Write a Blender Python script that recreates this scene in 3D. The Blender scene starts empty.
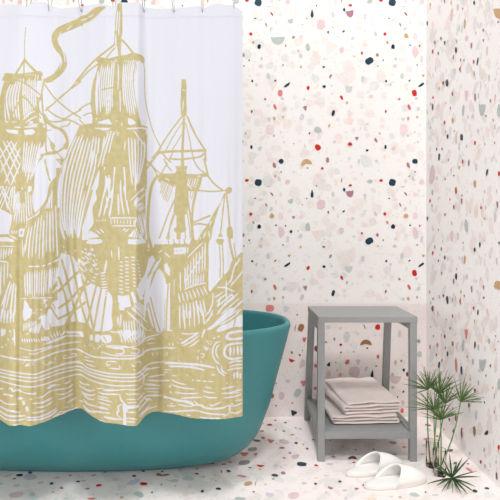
import bpy, bmesh, math, random
import numpy as np
from mathutils import Vector, Matrix
PI = math.pi
scene = bpy.context.scene
C = scene.collection

# ------------------------------------------------------------------ camera
CAM_Z = 1.0
F = 600.0                      # focal length in pixels of a 500 px wide frame
CX, CY = 220.0, 216.0          # principal point of the photograph
cam_d = bpy.data.cameras.new('camera')
cam = bpy.data.objects.new('camera', cam_d); C.objects.link(cam)
cam.location = (0, 0, CAM_Z); cam.rotation_euler = (PI/2, 0, 0)
cam_d.sensor_width = 36.0; cam_d.lens = F/500*36
cam_d.shift_x = (250-CX)/500; cam_d.shift_y = -(250-CY)/500
cam_d.clip_start = 0.05
scene.camera = cam

# ------------------------------------------------------------------ light
scene.view_settings.view_transform = 'Standard'
scene.view_settings.look = 'None'
scene.view_settings.gamma = 1.0
scene.view_settings.exposure = -0.05
scene.view_settings.use_curve_mapping = False
world = bpy.data.worlds.new('world'); scene.world = world
world.use_nodes = True
bg = world.node_tree.nodes['Background']
bg.inputs['Color'].default_value = (1.0, 0.88, 0.855, 1)
bg.inputs['Strength'].default_value = 0.27

def area(name, loc, target, sx, sy, power, col=(1, 1, 1)):
    d = bpy.data.lights.new(name, 'AREA'); d.shape = 'RECTANGLE'
    d.size = sx; d.size_y = sy; d.energy = power; d.color = col
    o = bpy.data.objects.new(name, d); C.objects.link(o)
    o.location = loc
    o.rotation_euler = (Vector(target)-Vector(loc)).to_track_quat('-Z', 'Y').to_euler()
    return o
area('ceiling_panel_light', (0.30, -0.15, 3.9), (0.3, 2.5, 0.0), 0.5, 0.45, 57, (0.98, 1.0, 1.0))
area('high_ceiling_light', (0.10, 1.72, 5.0), (0.15, 2.1, 0.0), 0.7, 0.6, 76, (1.0, 0.99, 0.98))
area('front_fill_light', (-0.4, -2.5, 1.5), (0.4, 2.9, 0.6), 1.2, 1.2, 29, (0.98, 0.99, 1.0))  # added soft fill from the front, no actual window there
area('side_fill_light', (-1.5, 0.2, 1.1), (1.0, 2.5, 0.9), 0.8, 0.8, 26, (1.0, 0.99, 0.99))  # added fill from the left to brighten the right wall, no real lamp

# ------------------------------------------------------------------ helpers
def srgb(r, g, b):
    def f(c):
        c /= 255.0
        return c/12.92 if c <= 0.04045 else ((c+0.055)/1.055)**2.4
    return (f(r), f(g), f(b), 1.0)

def mat(name, col, rough=0.6, spec=0.4, var=0.0, vscale=40.0, bump=0.0, bscale=120.0, metal=0.0, sheen=0.0):
    m = bpy.data.materials.new(name); m.use_nodes = True
    nt = m.node_tree; b = nt.nodes['Principled BSDF']
    b.inputs['Base Color'].default_value = col
    b.inputs['Roughness'].default_value = rough
    b.inputs['Specular IOR Level'].default_value = spec
    b.inputs['Metallic'].default_value = metal
    if sheen: b.inputs['Sheen Weight'].default_value = sheen
    tc = nt.nodes.new('ShaderNodeTexCoord')
    if var:
        n = nt.nodes.new('ShaderNodeTexNoise'); n.inputs['Scale'].default_value = vscale
        n.inputs['Detail'].default_value = 4
        nt.links.new(tc.outputs['Object'], n.inputs['Vector'])
        r = nt.nodes.new('ShaderNodeMapRange')
        r.inputs['From Min'].default_value = 0.3; r.inputs['From Max'].default_value = 0.7
        r.inputs['To Min'].default_value = 1-var; r.inputs['To Max'].default_value = 1+var
        nt.links.new(n.outputs['Fac'], r.inputs['Value'])
        mx = nt.nodes.new('ShaderNodeVectorMath'); mx.operation = 'SCALE'
        mx.inputs[0].default_value = col[:3]
        nt.links.new(r.outputs['Result'], mx.inputs['Scale'])
        nt.links.new(mx.outputs['Vector'], b.inputs['Base Color'])
    if bump:
        n2 = nt.nodes.new('ShaderNodeTexNoise'); n2.inputs['Scale'].default_value = bscale
        n2.inputs['Detail'].default_value = 3
        nt.links.new(tc.outputs['Object'], n2.inputs['Vector'])
        bp = nt.nodes.new('ShaderNodeBump'); bp.inputs['Strength'].default_value = bump
        bp.inputs['Distance'].default_value = 0.002
        nt.links.new(n2.outputs['Fac'], bp.inputs['Height'])
        nt.links.new(bp.outputs['Normal'], b.inputs['Normal'])
    return m

def thing(name, label, cat, loc=(0, 0, 0), rotz=0, group=None):
    o = bpy.data.objects.new(name, None); C.objects.link(o)
    o.empty_display_size = 0.05
    o.location = loc; o.rotation_euler = (0, 0, rotz)
    o['label'] = label; o['category'] = cat
    if group: o['group'] = group
    return o
def tag(o, label, cat, group=None):
    o['label'] = label; o['category'] = cat
    if group: o['group'] = group
    return o
def obj(name, bm, m, parent=None, smooth=False, bevel=0.0):
    me = bpy.data.meshes.new(name)
    bmesh.ops.recalc_face_normals(bm, faces=bm.faces[:])
    bm.to_mesh(me); bm.free()
    if m: me.materials.append(m)
    if smooth: me.polygons.foreach_set('use_smooth', [True]*len(me.polygons))
    o = bpy.data.objects.new(name, me); C.objects.link(o)
    if parent: o.parent = parent
    if bevel:
        b = o.modifiers.new('bevel', 'BEVEL'); b.width = bevel; b.segments = 2; b.limit_method = 'ANGLE'
    return o
def hexa(bm, lo, hi):
    """solid between a lower and an upper quad (4 points each, same order)"""
    v = [bm.verts.new(p) for p in lo]+[bm.verts.new(p) for p in hi]
    for f in ((0, 1, 2, 3), (4, 5, 6, 7), (0, 1, 5, 4), (1, 2, 6, 5), (2, 3, 7, 6), (3, 0, 4, 7)):
        bm.faces.new([v[i] for i in f])
def box(bm, x0, x1, y0, y1, z0, z1):
    hexa(bm, [(x0, y0, z0), (x1, y0, z0), (x1, y1, z0), (x0, y1, z0)],
             [(x0, y0, z1), (x1, y0, z1), (x1, y1, z1), (x0, y1, z1)])
def tube(bm, pts, rad, seg=8, closed=False, cap=True):
    pts = [Vector(p) for p in pts]; n = len(pts)
    rads = rad if isinstance(rad, (list, tuple)) else [rad]*n
    rings = []; ref = None
    for i, p in enumerate(pts):
        a = pts[(i-1) % n] if (closed or i > 0) else p
        b = pts[(i+1) % n] if (closed or i < n-1) else p
        t = (b-a).normalized()
        if ref is None:
            ref = t.orthogonal().normalized()
        ref = (ref-t*ref.dot(t)).normalized()
        s = t.cross(ref)
        rings.append([bm.verts.new(p+(ref*math.cos(2*PI*k/seg)+s*math.sin(2*PI*k/seg))*rads[i]) for k in range(seg)])
    for i in range(n if closed else n-1):
        A, B = rings[i], rings[(i+1) % n]
        for k in range(seg):
            bm.faces.new([A[k], A[(k+1) % seg], B[(k+1) % seg], B[k]])
    if cap and not closed:
        bm.faces.new(rings[0][::-1]); bm.faces.new(rings[-1])

WALL_Y = 2.985; WALL_X = 1.025
def on_back(px, py, off=0.0):
    y = WALL_Y-off
    return ((px-CX)*WALL_Y/F, y, CAM_Z-(py-CY)*WALL_Y/F)
def on_right(px, py, off=0.0):
    y = F*WALL_X/(px-CX)
    return (WALL_X-off, y, CAM_Z-(py-CY)*y/F)
def on_floor(px, py, off=0.0):
    y = F*CAM_Z/(py-CY)
    return ((px-CX)*y/F, y, off)
# ------------------------------------------------------------------ terrazzo
# chips measured off the surface: "x y w h turn colour shape"
COLS = dict(nv=(14, 56, 76), nd=(14, 18, 50), sl=(70, 95, 110), rd=(205, 32, 24), dr=(155, 40, 38), mv=(176, 126, 140),
            mr=(120, 62, 76), pk=(233, 205, 207), ps=(243, 219, 219), rs=(222, 134, 134), pe=(247, 228, 216),
            gr=(212, 214, 210), gg=(190, 198, 194), li=(217, 212, 222), tn=(206, 168, 122), br=(160, 112, 72),
            be=(243, 236, 231), or_=(232, 176, 156), rr=(216, 108, 106), gd=(150, 152, 152), fm=(222, 200, 200), dk=(60, 50, 60), b2=(238, 232, 227), p2=(246, 233, 230), g2=(230, 232, 229))
TILE = """R 240 0 7.14
50 3 28 22 0 rd;130 18 50 50 15 nv q;340 15 34 40 20 pk;225 8 24 36 0 ps;205 48 36 10 0 gr h;227 100 32 11 50 dr;290 103 26 40 0 pe
152 92 60 9 -48 pe;148 138 42 20 0 pe;108 131 18 8 0 nv;187 177 13 32 -30 mv;362 152 42 32 -15 gg h;222 207 22 36 20 gr;258 160 14 40 0 ps
77 243 22 28 0 rd;95 303 18 26 -30 tn;136 333 28 38 0 nd;24 393 20 28 0 mv;65 430 12 14 0 sl;155 420 20 26 0 gr;148 472 30 28 0 pk
28 471 14 14 0 tn;326 327 12 16 0 dr;382 266 24 22 0 mv t;437 264 26 34 20 ps;415 363 14 12 0 tn;484 335 34 66 0 gg;433 400 26 34 0 gr
435 477 16 18 0 tn;307 464 14 12 0 mv;476 133 12 12 0 mv;446 176 10 10 0 tn;172 240 14 12 0 pe;138 254 12 8 0 gr;390 88 78 80 5 be q
203 350 44 96 -25 be;300 195 18 50 -15 be;280 375 20 60 0 be;355 220 34 40 0 be;120 230 24 36 0 be;345 440 14 90 -20 be;225 425 20 30 0 be
R 308 0 7.14
60 41 12 12 0 dr;29 97 28 60 0 nv d;93 175 60 72 6 pk q;144 230 14 20 0 dr;258 69 18 30 0 nv;302 38 24 20 0 rd;300 100 56 48 -10 mv h
178 103 26 40 -10 gr;407 112 24 32 0 li;406 133 10 10 0 tn;442 10 42 34 0 gg;254 224 24 11 -40 nv;318 275 28 26 -40 gr;482 242 24 38 -30 gr
178 195 18 18 0 gr;402 222 12 12 0 gr;213 263 12 12 0 gr;240 360 34 44 10 pk;52 385 42 42 0 pe h;385 380 16 22 0 rd;437 435 60 46 -30 nv q
117 422 16 14 0 gr;112 478 20 13 15 nv;405 318 48 32 0 pe;328 403 24 16 40 gr;492 392 14 26 -20 mv;199 20 24 44 0 pe;240 8 12 20 0 tn
200 150 66 48 0 be h;365 175 58 80 0 be q;160 335 84 96 20 be t;118 285 46 60 20 be;465 150 24 90 -10 be;28 170 30 50 0 be;95 100 24 44 0 be;300 220 16 44 -40 be
280 438 34 30 0 be;55 300 40 18 0 be;315 330 24 40 0 be
R 240 66 7.14
200 72 28 48 0 gr;87 108 16 18 0 nv;117 132 18 28 0 gr;252 105 20 11 -40 nv;337 135 58 17 -35 nv;486 157 24 30 15 rd
302 232 26 20 0 gr;180 236 20 18 20 mv;250 293 20 46 -20 rr;84 324 14 24 10 dr;317 306 28 34 20 gr;371 308 14 16 0 ps;457 238 22 18 0 gr
466 299 28 38 -10 mv t;442 366 36 50 15 li;244 375 18 30 0 tn;207 380 28 28 0 gr t;307 365 14 20 15 tn;213 452 60 74 4 ps q;41 482 14 16 0 tn
290 473 14 16 0 gr;495 480 14 14 0 nv;233 162 18 30 10 pe;130 60 30 26 0 be;75 225 40 34 0 be;410 280 44 56 0 be;60 390 36 30 0 be
R 308 66 7.14
160 73 16 34 20 mv;115 147 24 22 20 nv;391 92 28 40 0 gr q;291 168 54 48 0 gr h;240 226 20 36 -30 rd;278 262 14 22 15 tn;450 217 28 28 0 pk
57 257 28 42 0 pe;180 336 22 44 15 nv q;298 391 48 66 0 pe;152 427 16 28 15 tn;70 457 54 54 -40 gg;420 416 26 16 -20 gr;377 443 12 12 0 gr
280 78 150 100 -20 be h;375 200 60 60 0 be;440 342 78 72 0 be;168 142 12 18 0 gr;170 200 10 12 0 gr;95 295 34 14 -40 be;180 265 60 18 10 be;30 215 20 40 0 be
R 240 120 7.14
82 193 18 34 0 nv;141 203 28 36 20 gr;76 262 24 34 0 pe;242 112 14 22 0 gg;292 295 42 36 40 nv;244 322 26 40 -15 mv;293 371 14 14 0 mv
252 401 13 20 15 tn;279 420 26 38 -15 gr;313 158 14 20 0 gr;385 168 12 8 0 gd;463 187 9 42 -20 gr;226 436 22 26 0 ps;482 343 18 10 40 nv;472 302 80 48 -12 tn H
22 296 12 22 0 gr;386 370 20 10 30 gr;190 385 40 34 0 be;260 200 80 60 20 be;205 240 44 80 -30 be;335 250 50 70 0 be
R 308 120 7.14
71 194 44 48 -20 rd;300 173 32 30 0 rd;349 131 26 28 0 mv t;484 145 20 38 -30 mv;422 217 20 16 0 nv q;190 157 18 28 20 gr;139 286 22 38 0 mv q
102 346 20 22 0 rd;362 295 20 36 10 gr;73 400 22 36 0 ps;307 332 22 28 0 ps;488 292 22 26 0 gr;165 370 50 80 0 be;220 230 34 60 0 be;200 440 20 40 0 pe;240 425 12 22 15 tn"""
EXTRA_UP = """R 0 0 1
277.8 40.8 14 7.8 0 gg h;280.2 93 4.6 6.4 0 rs q;255.8 134 0.1 0.1 0 gr"""
EXTRA_REP = """R 0 0 1
272 216 4.8 5.4 0 tn;281.2 232 6.2 12.4 -12 pk;287.8 239 3.6 7.4 10 li;276 225.2 2 1.8 0 nv;281 216 5 8 0 ps;289.2 255.6 3.2 3 0 tn t;291 231.6 2.8 3.6 0 nv"""
EXTRA_RED = """R 0 0 1
280.4 93 4.8 6.4 -10 rd q;280.4 273 4.8 6.4 -10 rd q"""
LOWER = """R 260 290 7.14
70 130 60 50 0 rs q;185 138 42 46 20 li h;65 68 24 22 0 gr t;100 62 16 26 15 br;165 52 14 18 0 tn;300 45 34 32 0 li;312 88 50 40 40 gg h;265 176 12 12 0 mr
253 272 14 62 8 mv c;293 268 42 56 20 br q;316 355 26 36 0 rr h;227 446 16 24 -25 br;284 464 14 20 -20 mr;303 430 8 10 0 mr;400 418 26 42 -10 mr
470 372 18 16 0 gd;210 345 30 40 45 be;255 130 50 20 -30 be;180 420 20 20 0 be
R 260 350 7.14
225 72 46 32 20 rd c;86 328 32 40 0 br;150 440 44 92 -8 rs;115 397 12 12 0 dk;240 448 46 42 20 nv t;268 307 44 66 35 gg q;310 235 42 46 0 rs t
153 328 40 56 0 fm q;115 238 12 16 0 rs;195 155 16 50 -15 pe;200 222 36 26 0 li h;300 100 40 70 15 fm;60 425 44 110 -30 fm;230 378 22 10 0 rs
203 475 20 10 0 li;275 489 16 8 0 rd;397 112 24 28 0 rr;395 272 22 28 0 rs;490 105 30 24 -30 nv t;160 60 14 16 0 gr;270 160 14 8 0 gr;195 395 8 40 -30 pe;180 190 10 10 0 gr
R 320 310 7.14
412 122 42 42 30 rd;328 232 84 42 0 br H;188 192 48 90 5 gr;318 118 10 40 -20 gd;103 208 16 28 0 gd;148 248 22 20 20 mr;149 302 14 16 0 dr
240 298 14 10 30 gd;337 272 16 11 30 dk;65 385 20 38 30 nv c;113 375 8 16 -20 gd;195 370 30 44 20 rr;272 368 34 44 0 fm t;245 440 76 76 0 fm q
143 462 26 36 20 or_;414 332 20 34 0 rr;400 400 14 12 0 mr;372 455 28 60 5 nv d;330 420 20 40 15 fm;42 230 14 16 0 gd;330 490 10 8 0 mr;60 120 40 30 0 gr;145 130 24 24 0 gr;265 165 50 8 35 gr;225 250 14 16 0 gr;123 430 12 24 0 fm;60 455 40 50 0 fm
R 370 310 7.14
210 170 26 60 0 gr;155 310 60 94 10 be;182 375 22 44 10 or_;222 362 13 20 15 br;241 428 18 26 0 nv;160 462 28 34 0 gg;268 458 22 38 0 mr
345 223 26 30 0 gd;352 315 34 50 0 gg;38 180 16 20 0 gr
R 370 370 7.14
180 70 84 56 0 fm h;162 124 20 24 20 gg;238 155 18 14 -40 nv;197 192 10 14 20 dk;228 290 26 40 0 rr;232 235 34 46 0 fm;160 250 30 30 0 be"""
RIGHT = """R 420 0 6.25
46 145 8 34 0 nv;65 30 9 28 0 tn;198 92 18 84 4 pk;237 45 16 50 0 li;268 54 10 12 0 mv;340 18 12 28 0 nv;280 148 13 66 4 tn;80 160 14 60 0 pe
245 175 8 50 0 gr;263 178 8 58 4 gr;378 155 8 30 0 gr;397 188 12 24 0 mv;398 252 10 20 0 mv;292 240 20 40 0 pk;322 284 11 44 0 mv;132 240 12 26 0 mv
93 268 12 26 4 mv;155 268 11 34 0 sl;174 260 9 30 3 gr;230 258 9 30 0 tn;80 322 12 30 4 rd;115 333 8 22 0 sl;226 312 15 42 0 nv;209 357 9 36 0 mv
255 375 8 20 0 mv;276 376 8 18 0 mv;254 433 17 40 0 rd c;337 386 12 26 3 rd;361 383 10 52 8 nv;420 318 12 60 3 pk;492 85 62 60 0 tn h;489 138 9 14 0 nv
398 455 12 60 0 pe;216 445 14 46 0 gr;441 213 8 8 0 gr;415 80 16 130 0 be;120 60 20 80 0 be;350 205 8 26 4 gr;488 430 8 10 0 gr;320 430 10 40 0 ps;340 465 8 24 0 tn;185 205 20 80 0 be;155 8 8 30 0 mv;195 18 8 30 3 tn;50 60 8 60 0 be;98 430 7 36 0 gr;300 60 14 70 0 be;360 60 12 60 0 be;430 400 20 90 0 be;40 238 6 30 0 tn;65 50 6 12 0 tn
R 420 70 6.25
170 82 18 54 0 nv;146 82 11 28 0 rd;120 116 14 26 0 gg;204 148 11 26 -4 rd;290 155 22 76 3 pk t;346 170 12 56 0 mv;367 160 10 44 0 gr;442 193 11 26 0 mv
470 175 12 50 3 pk;82 172 10 18 0 rd;68 212 10 26 0 gg;80 232 13 48 0 mr;112 230 9 40 0 li;190 237 8 24 0 mv;270 255 17 78 3 gg;388 250 42 76 3 gg h
492 255 18 90 0 gg;205 314 13 36 0 tn;154 328 11 28 0 rd;414 288 8 16 0 dr;459 313 9 16 0 tn;330 290 14 40 0 gr;468 355 11 36 0 gr;365 382 13 34 0 gr;69 361 8 12 4 gd
173 416 11 36 0 nd;226 430 13 80 0 pk;261 421 18 42 0 nv q;344 456 13 30 0 rd;406 463 10 18 0 gg;468 455 10 22 0 tn;432 50 13 46 3 gr;396 15 12 44 0 pe;110 430 9 44 0 pe
45 260 6 36 0 gg;215 382 6 10 0 sl;133 340 7 22 0 gr;85 400 6 24 0 gr;160 385 8 20 0 tn;300 290 9 28 0 gr;340 20 8 30 0 tn;470 60 6 16 0 gg;245 130 8 60 0 be;380 95 10 70 0 ps;480 20 12 40 0 be;310 360 20 60 0 be;425 130 14 60 0 be;165 208 6 6 0 dk;82 35 8 36 0 ps
R 420 140 6.25
120 106 14 50 4 nv;104 57 9 18 0 dr;139 55 9 20 0 mv;180 68 8 24 0 gr;63 57 9 38 0 ps;245 40 12 60 0 li;268 136 10 32 0 rd;306 143 11 50 0 mv
246 172 12 28 0 tn;352 168 14 60 0 li;420 202 12 50 12 nv;496 210 16 36 0 rd;213 222 9 12 0 sl;158 243 8 12 0 nv;106 240 9 36 0 li;195 192 9 46 0 gr
226 316 11 44 0 rd q;343 273 18 56 0 tn;297 322 8 20 0 li;404 322 10 28 0 gr;480 320 10 26 0 gr;78 327 15 44 0 gg;64 380 11 22 -4 rd;188 371 8 14 0 mv;262 382 12 42 0 mv
262 347 12 14 0 mv;75 410 8 20 0 tn;212 420 11 26 -4 rd;350 445 26 94 0 pe;383 424 11 24 0 rd;411 420 12 34 0 gr;485 402 12 44 -3 mv;157 467 9 20 0 dr;47 490 9 30 0 nv
472 480 14 56 0 li;124 362 8 24 0 ps;315 448 7 24 0 gr;140 138 6 8 0 tn;178 125 6 24 0 mv;365 70 6 30 0 ps;292 38 7 16 0 tn;232 420 12 60 0 be;75 220 34 140 6 fm;465 100 8 40 0 be;410 130 16 60 0 be;20 320 14 60 -10 pe
R 420 210 6.25
200 165 22 80 0 pk;290 97 26 88 -4 gg;239 163 14 50 0 li;270 205 8 10 0 rd;343 248 14 30 0 nv;375 217 12 36 0 nv;81 268 12 26 4 rd;94 230 8 26 4 mv;134 243 10 30 0 mv
156 297 11 30 0 sl;175 304 9 30 0 gr;116 317 8 18 0 nv;265 312 9 60 0 li;280 312 13 58 4 tn;227 416 16 42 -4 nv;211 443 11 40 0 mv;292 417 18 40 0 pk;323 487 10 30 0 mv
399 482 9 28 -3 mv;492 470 56 52 10 tn q;496 205 9 22 0 nv;470 50 14 60 0 li;406 55 9 20 0 tn;40 370 7 30 0 mv;99 388 8 26 0 li;135 395 8 20 0 mv;80 110 12 50 0 pe
48 52 9 30 0 sl;200 85 6 24 0 tn;116 125 7 18 0 gd;120 50 20 80 0 be;420 400 20 110 0 be;230 368 8 18 0 tn;247 300 7 30 0 gr;195 350 14 90 -6 be;352 445 8 24 0 gr;381 430 8 28 0 gr;480 320 10 50 -6 gr;50 250 7 30 0 gr;85 425 7 26 0 ps;400 190 8 20 0 gr;325 130 8 18 0 ps;142 195 6 12 0 tn;408 280 6 20 0 gr;443 294 10 12 0 gr;155 355 8 50 0 pe
R 420 280 6.25
172 124 16 56 -3 nv;147 99 11 26 0 rd;255 133 16 46 -3 rd c;204 123 9 30 0 or_;222 115 9 36 0 gr;324 57 11 42 -3 mv;399 45 12 28 -3 mv;400 110 13 15 0 rd
363 202 10 36 5 nv;337 175 13 24 0 rd t;422 200 12 50 0 pk;80 177 15 46 0 mr;112 208 8 40 0 li;205 227 9 28 -3 dr;189 302 7 24 0 mr;290 333 22 70 0 rs t
398 310 11 50 0 pe;345 406 12 54 4 mr;270 405 19 80 3 gg;432 382 15 40 0 gg;383 375 10 62 0 pe;205 397 13 36 0 br;155 352 11 30 0 dr;64 420 11 36 0 rs;110 406 13 36 0 rs
173 462 11 36 0 nv;104 467 9 20 0 dr;160 425 8 20 0 br;366 420 10 46 0 gg;473 434 8 14 0 tn;211 10 10 36 0 mv;320 205 8 30 0 ps;440 115 8 8 0 gr;82 117 10 14 0 dr;68 143 9 26 0 gg;257 73 9 22 0 tn;278 98 7 16 0 mr;122 105 10 28 0 gg;38 284 6 14 0 dr;68 292 6 12 0 sl;36 317 6 10 0 sl;166 247 6 8 0 dk;85 350 7 20 0 gd;135 345 7 28 0 gg;343 258 6 26 0 tn;245 225 10 60 0 pe;290 170 24 70 0 be;445 290 28 100 0 be;475 350 7 12 0 mr;490 385 6 12 0 mr;230 410 9 50 0 li;350 330 14 60 0 be;295 480 6 12 0 br;225 492 9 14 0 rs;60 75 8 24 0 tn;40 455 12 60 0 be
R 420 350 6.25
121 92 16 42 3 nv;227 97 16 96 -3 rs;260 127 14 58 -6 nv;390 97 42 76 3 gg h;331 73 11 46 0 gg;441 98 10 24 0 mr;468 107 9 36 0 ps;414 160 8 18 0 dr;178 175 11 22 0 rr
345 252 12 30 0 dr;367 205 10 36 0 gg;457 235 8 16 0 tn;467 287 9 40 0 gg;494 215 16 90 0 gg;352 408 16 70 0 li;225 423 12 42 3 dr;307 345 11 32 0 mr;405 327 9 16 0 sl
467 387 10 24 0 tn;340 490 15 30 0 br;297 40 6 14 0 br;138 65 9 30 0 rs;246 165 8 50 0 li;290 215 7 24 0 or_;315 182 6 14 0 gd;42 145 7 26 0 gd;370 130 8 6 0 gd;125 355 8 26 0 rs;205 365 8 24 0 rs;262 492 9 16 0 dr;185 435 10 26 0 mr;427 250 8 30 0 ps;430 400 20 80 0 be;290 300 12 40 0 be
R 420 420 6.25
418 80 22 32 20 nv;342 72 17 68 0 br;262 85 12 60 -3 mr;210 70 10 30 0 dr;348 245 24 90 0 or_;381 262 12 26 0 dr;403 187 12 34 0 gg;407 290 10 34 0 gg;494 170 14 36 0 rd
477 263 9 26 0 gg;481 350 12 50 -4 mr;470 410 14 40 0 li;434 315 6 10 0 rs;152 58 8 16 0 rs;312 210 8 26 0 gg;250 100 14 50 0 be;460 150 10 60 0 be;420 330 12 60 0 be"""
FLOOR = """R 420 420 6.25
190 192 34 16 0 mr h;220 270 24 14 -20 nv;190 157 40 8 0 gg;343 445 34 20 20 nv;418 428 36 14 10 nv;50 33 44 14 10 br;55 62 40 18 10 li;30 160 30 14 -20 gg;15 215 30 12 0 gg
35 452 12 10 0 nv;300 275 20 8 10 rd;282 232 20 16 0 gg;310 315 60 14 35 rs;108 102 16 14 0 rd;130 65 20 8 0 br;150 360 14 10 0 dr;75 250 20 12 0 gr;95 470 50 14 0 gr;40 120 40 16 0 rs;250 400 60 20 0 be;370 480 60 14 0 be;240 450 30 10 0 pe
R 340 420 6.25
78 237 56 22 0 mr H;128 252 20 12 20 nv;86 266 22 9 0 rd;150 410 22 16 0 rd;104 432 28 14 0 mv h;375 484 20 12 0 tn;465 467 74 26 10 gg;5 386 12 10 0 nv;330 142 50 20 5 gd
400 170 24 12 0 rr;98 187 22 10 0 gd;212 185 14 8 0 mr;200 495 60 24 0 pe;260 470 40 16 0 be;30 440 34 14 0 gr;320 480 24 8 0 gr;435 415 40 16 0 be;30 330 40 14 0 be
R 290 420 6.25
74 277 60 26 5 nv q;163 284 30 12 5 rd;250 276 50 14 0 gr;160 400 18 16 0 nv;312 386 20 14 0 nv;252 427 34 15 18 mv h;88 396 30 14 -5 gg;224 348 22 10 10 li;225 454 10 10 0 tn
162 362 32 14 0 pe;22 472 70 40 -5 pk q;38 145 24 14 10 nv;272 230 28 16 0 gd;14 93 24 9 0 rs;107 180 20 12 10 dr;65 58 14 6 0 nv;145 124 18 8 0 mr;82 155 14 10 0 tn;330 168 16 8 0 gd;260 190 12 8 0 gd;250 128 12 6 0 dr;350 492 24 14 0 li;290 320 50 16 0 be;100 320 60 18 0 be;10 375 50 40 20 be;35 225 60 20 -10 fm;420 455 60 20 0 be;380 350 10 6 0 gr
R 230 420 6.25
280 347 48 20 5 nv;332 333 34 20 15 mv;190 286 52 20 5 rd c;113 399 52 26 -10 tn q;162 397 10 38 15 mv c;75 352 54 16 5 rs;148 451 16 9 0 mr;248 470 56 26 10 li h;65 493 70 20 0 gg
222 403 22 14 0 gr;465 396 36 18 0 gr;270 370 20 12 -20 tn;287 286 30 18 10 gr;318 296 12 8 0 tn;338 238 24 10 15 rr;90 213 58 26 0 rr t;140 184 60 24 -8 gd q;168 130 50 15 5 nv
207 112 26 18 0 gd;198 71 30 8 0 br h;248 31 32 14 0 dr;145 80 14 10 0 dr;255 132 42 24 10 rr t;336 70 26 12 10 gd;388 94 26 9 0 rs;346 18 18 10 0 mr;325 175 34 14 0 br
374 207 22 12 10 mv;335 135 80 30 10 fm;90 268 76 34 -5 gd;125 300 22 9 0 mr;187 309 20 8 0 tn;5 265 16 10 0 rd;75 165 16 9 0 dr;292 148 9 6 0 nv;320 130 16 6 0 gd;285 62 12 6 0 sl;410 50 12 6 0 sl
380 370 80 40 20 be;345 282 22 10 0 ps;160 215 24 16 -20 rs;30 300 50 14 10 li;240 240 20 12 0 pe;410 235 50 16 -20 fm;295 330 20 8 0 be;70 445 50 20 0 be;450 340 40 14 0 be;350 430 40 12 0 be;283 3 18 8 0 rd;210 25 14 6 0 rs;415 115 18 8 0 gr
R 160 420 6.25
330 270 34 11 -15 nv;400 278 34 8 -5 dr;437 265 22 10 0 rr;428 321 30 18 5 mr;384 323 10 26 -20 rr;232 308 16 8 0 mr;229 337 26 11 5 mr;30 346 70 12 -6 br;14 323 16 9 0 nd
175 365 70 36 0 gr;272 355 22 12 0 gg;265 446 22 18 15 nv;365 431 34 14 5 nv q;347 345 24 8 0 gg;98 413 8 6 0 mr;8 405 16 20 0 gg;183 418 18 9 0 gr;492 350 24 11 0 rs;202 460 14 8 0 gr
490 492 40 22 0 gg;434 415 44 18 0 pe;90 380 50 20 0 fm;160 465 40 20 0 pe;300 405 40 16 0 be;250 490 50 16 0 be;70 470 40 16 0 be;125 310 16 6 0 rs;350 382 10 8 0 tn;55 380 40 8 20 gr;400 365 50 14 -10 be
R 80 420 6.25
117 410 38 15 -5 rd;396 400 50 24 0 rd;338 351 26 16 0 mr;45 432 32 9 -10 mv;85 347 34 12 -10 gg;157 326 22 10 0 rr;395 322 24 10 0 mr;492 343 34 20 0 br;370 467 66 34 10 gg
450 454 14 12 0 sl;259 485 24 11 -15 tn;245 418 28 10 -20 gr;335 390 90 34 -20 li;220 372 44 18 0 li;70 494 54 16 0 rs;75 463 30 14 0 pe;190 440 40 14 0 be;300 450 50 20 0 be;160 480 30 12 0 be;20 380 40 14 0 fm
R 0 420 6.25
122 346 44 18 0 nv;188 331 28 16 0 mr;322 398 26 16 -20 nv;384 426 26 16 10 mv;100 468 92 36 -10 pk q;357 362 34 12 -10 or_;253 393 44 14 -10 gr;439 347 20 10 0 gd;488 386 26 12 0 nv
330 452 16 8 -20 tn;190 358 84 44 0 li;90 369 28 8 -15 br;105 410 50 16 -5 gr;205 465 30 30 20 gr;410 493 44 10 -10 gr;45 350 60 12 -15 gr;8 400 22 10 -20 gg;70 305 18 6 0 mr;40 440 18 18 0 be;410 470 50 14 0 be;250 440 40 16 0 be;290 490 40 12 0 be"""

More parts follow.
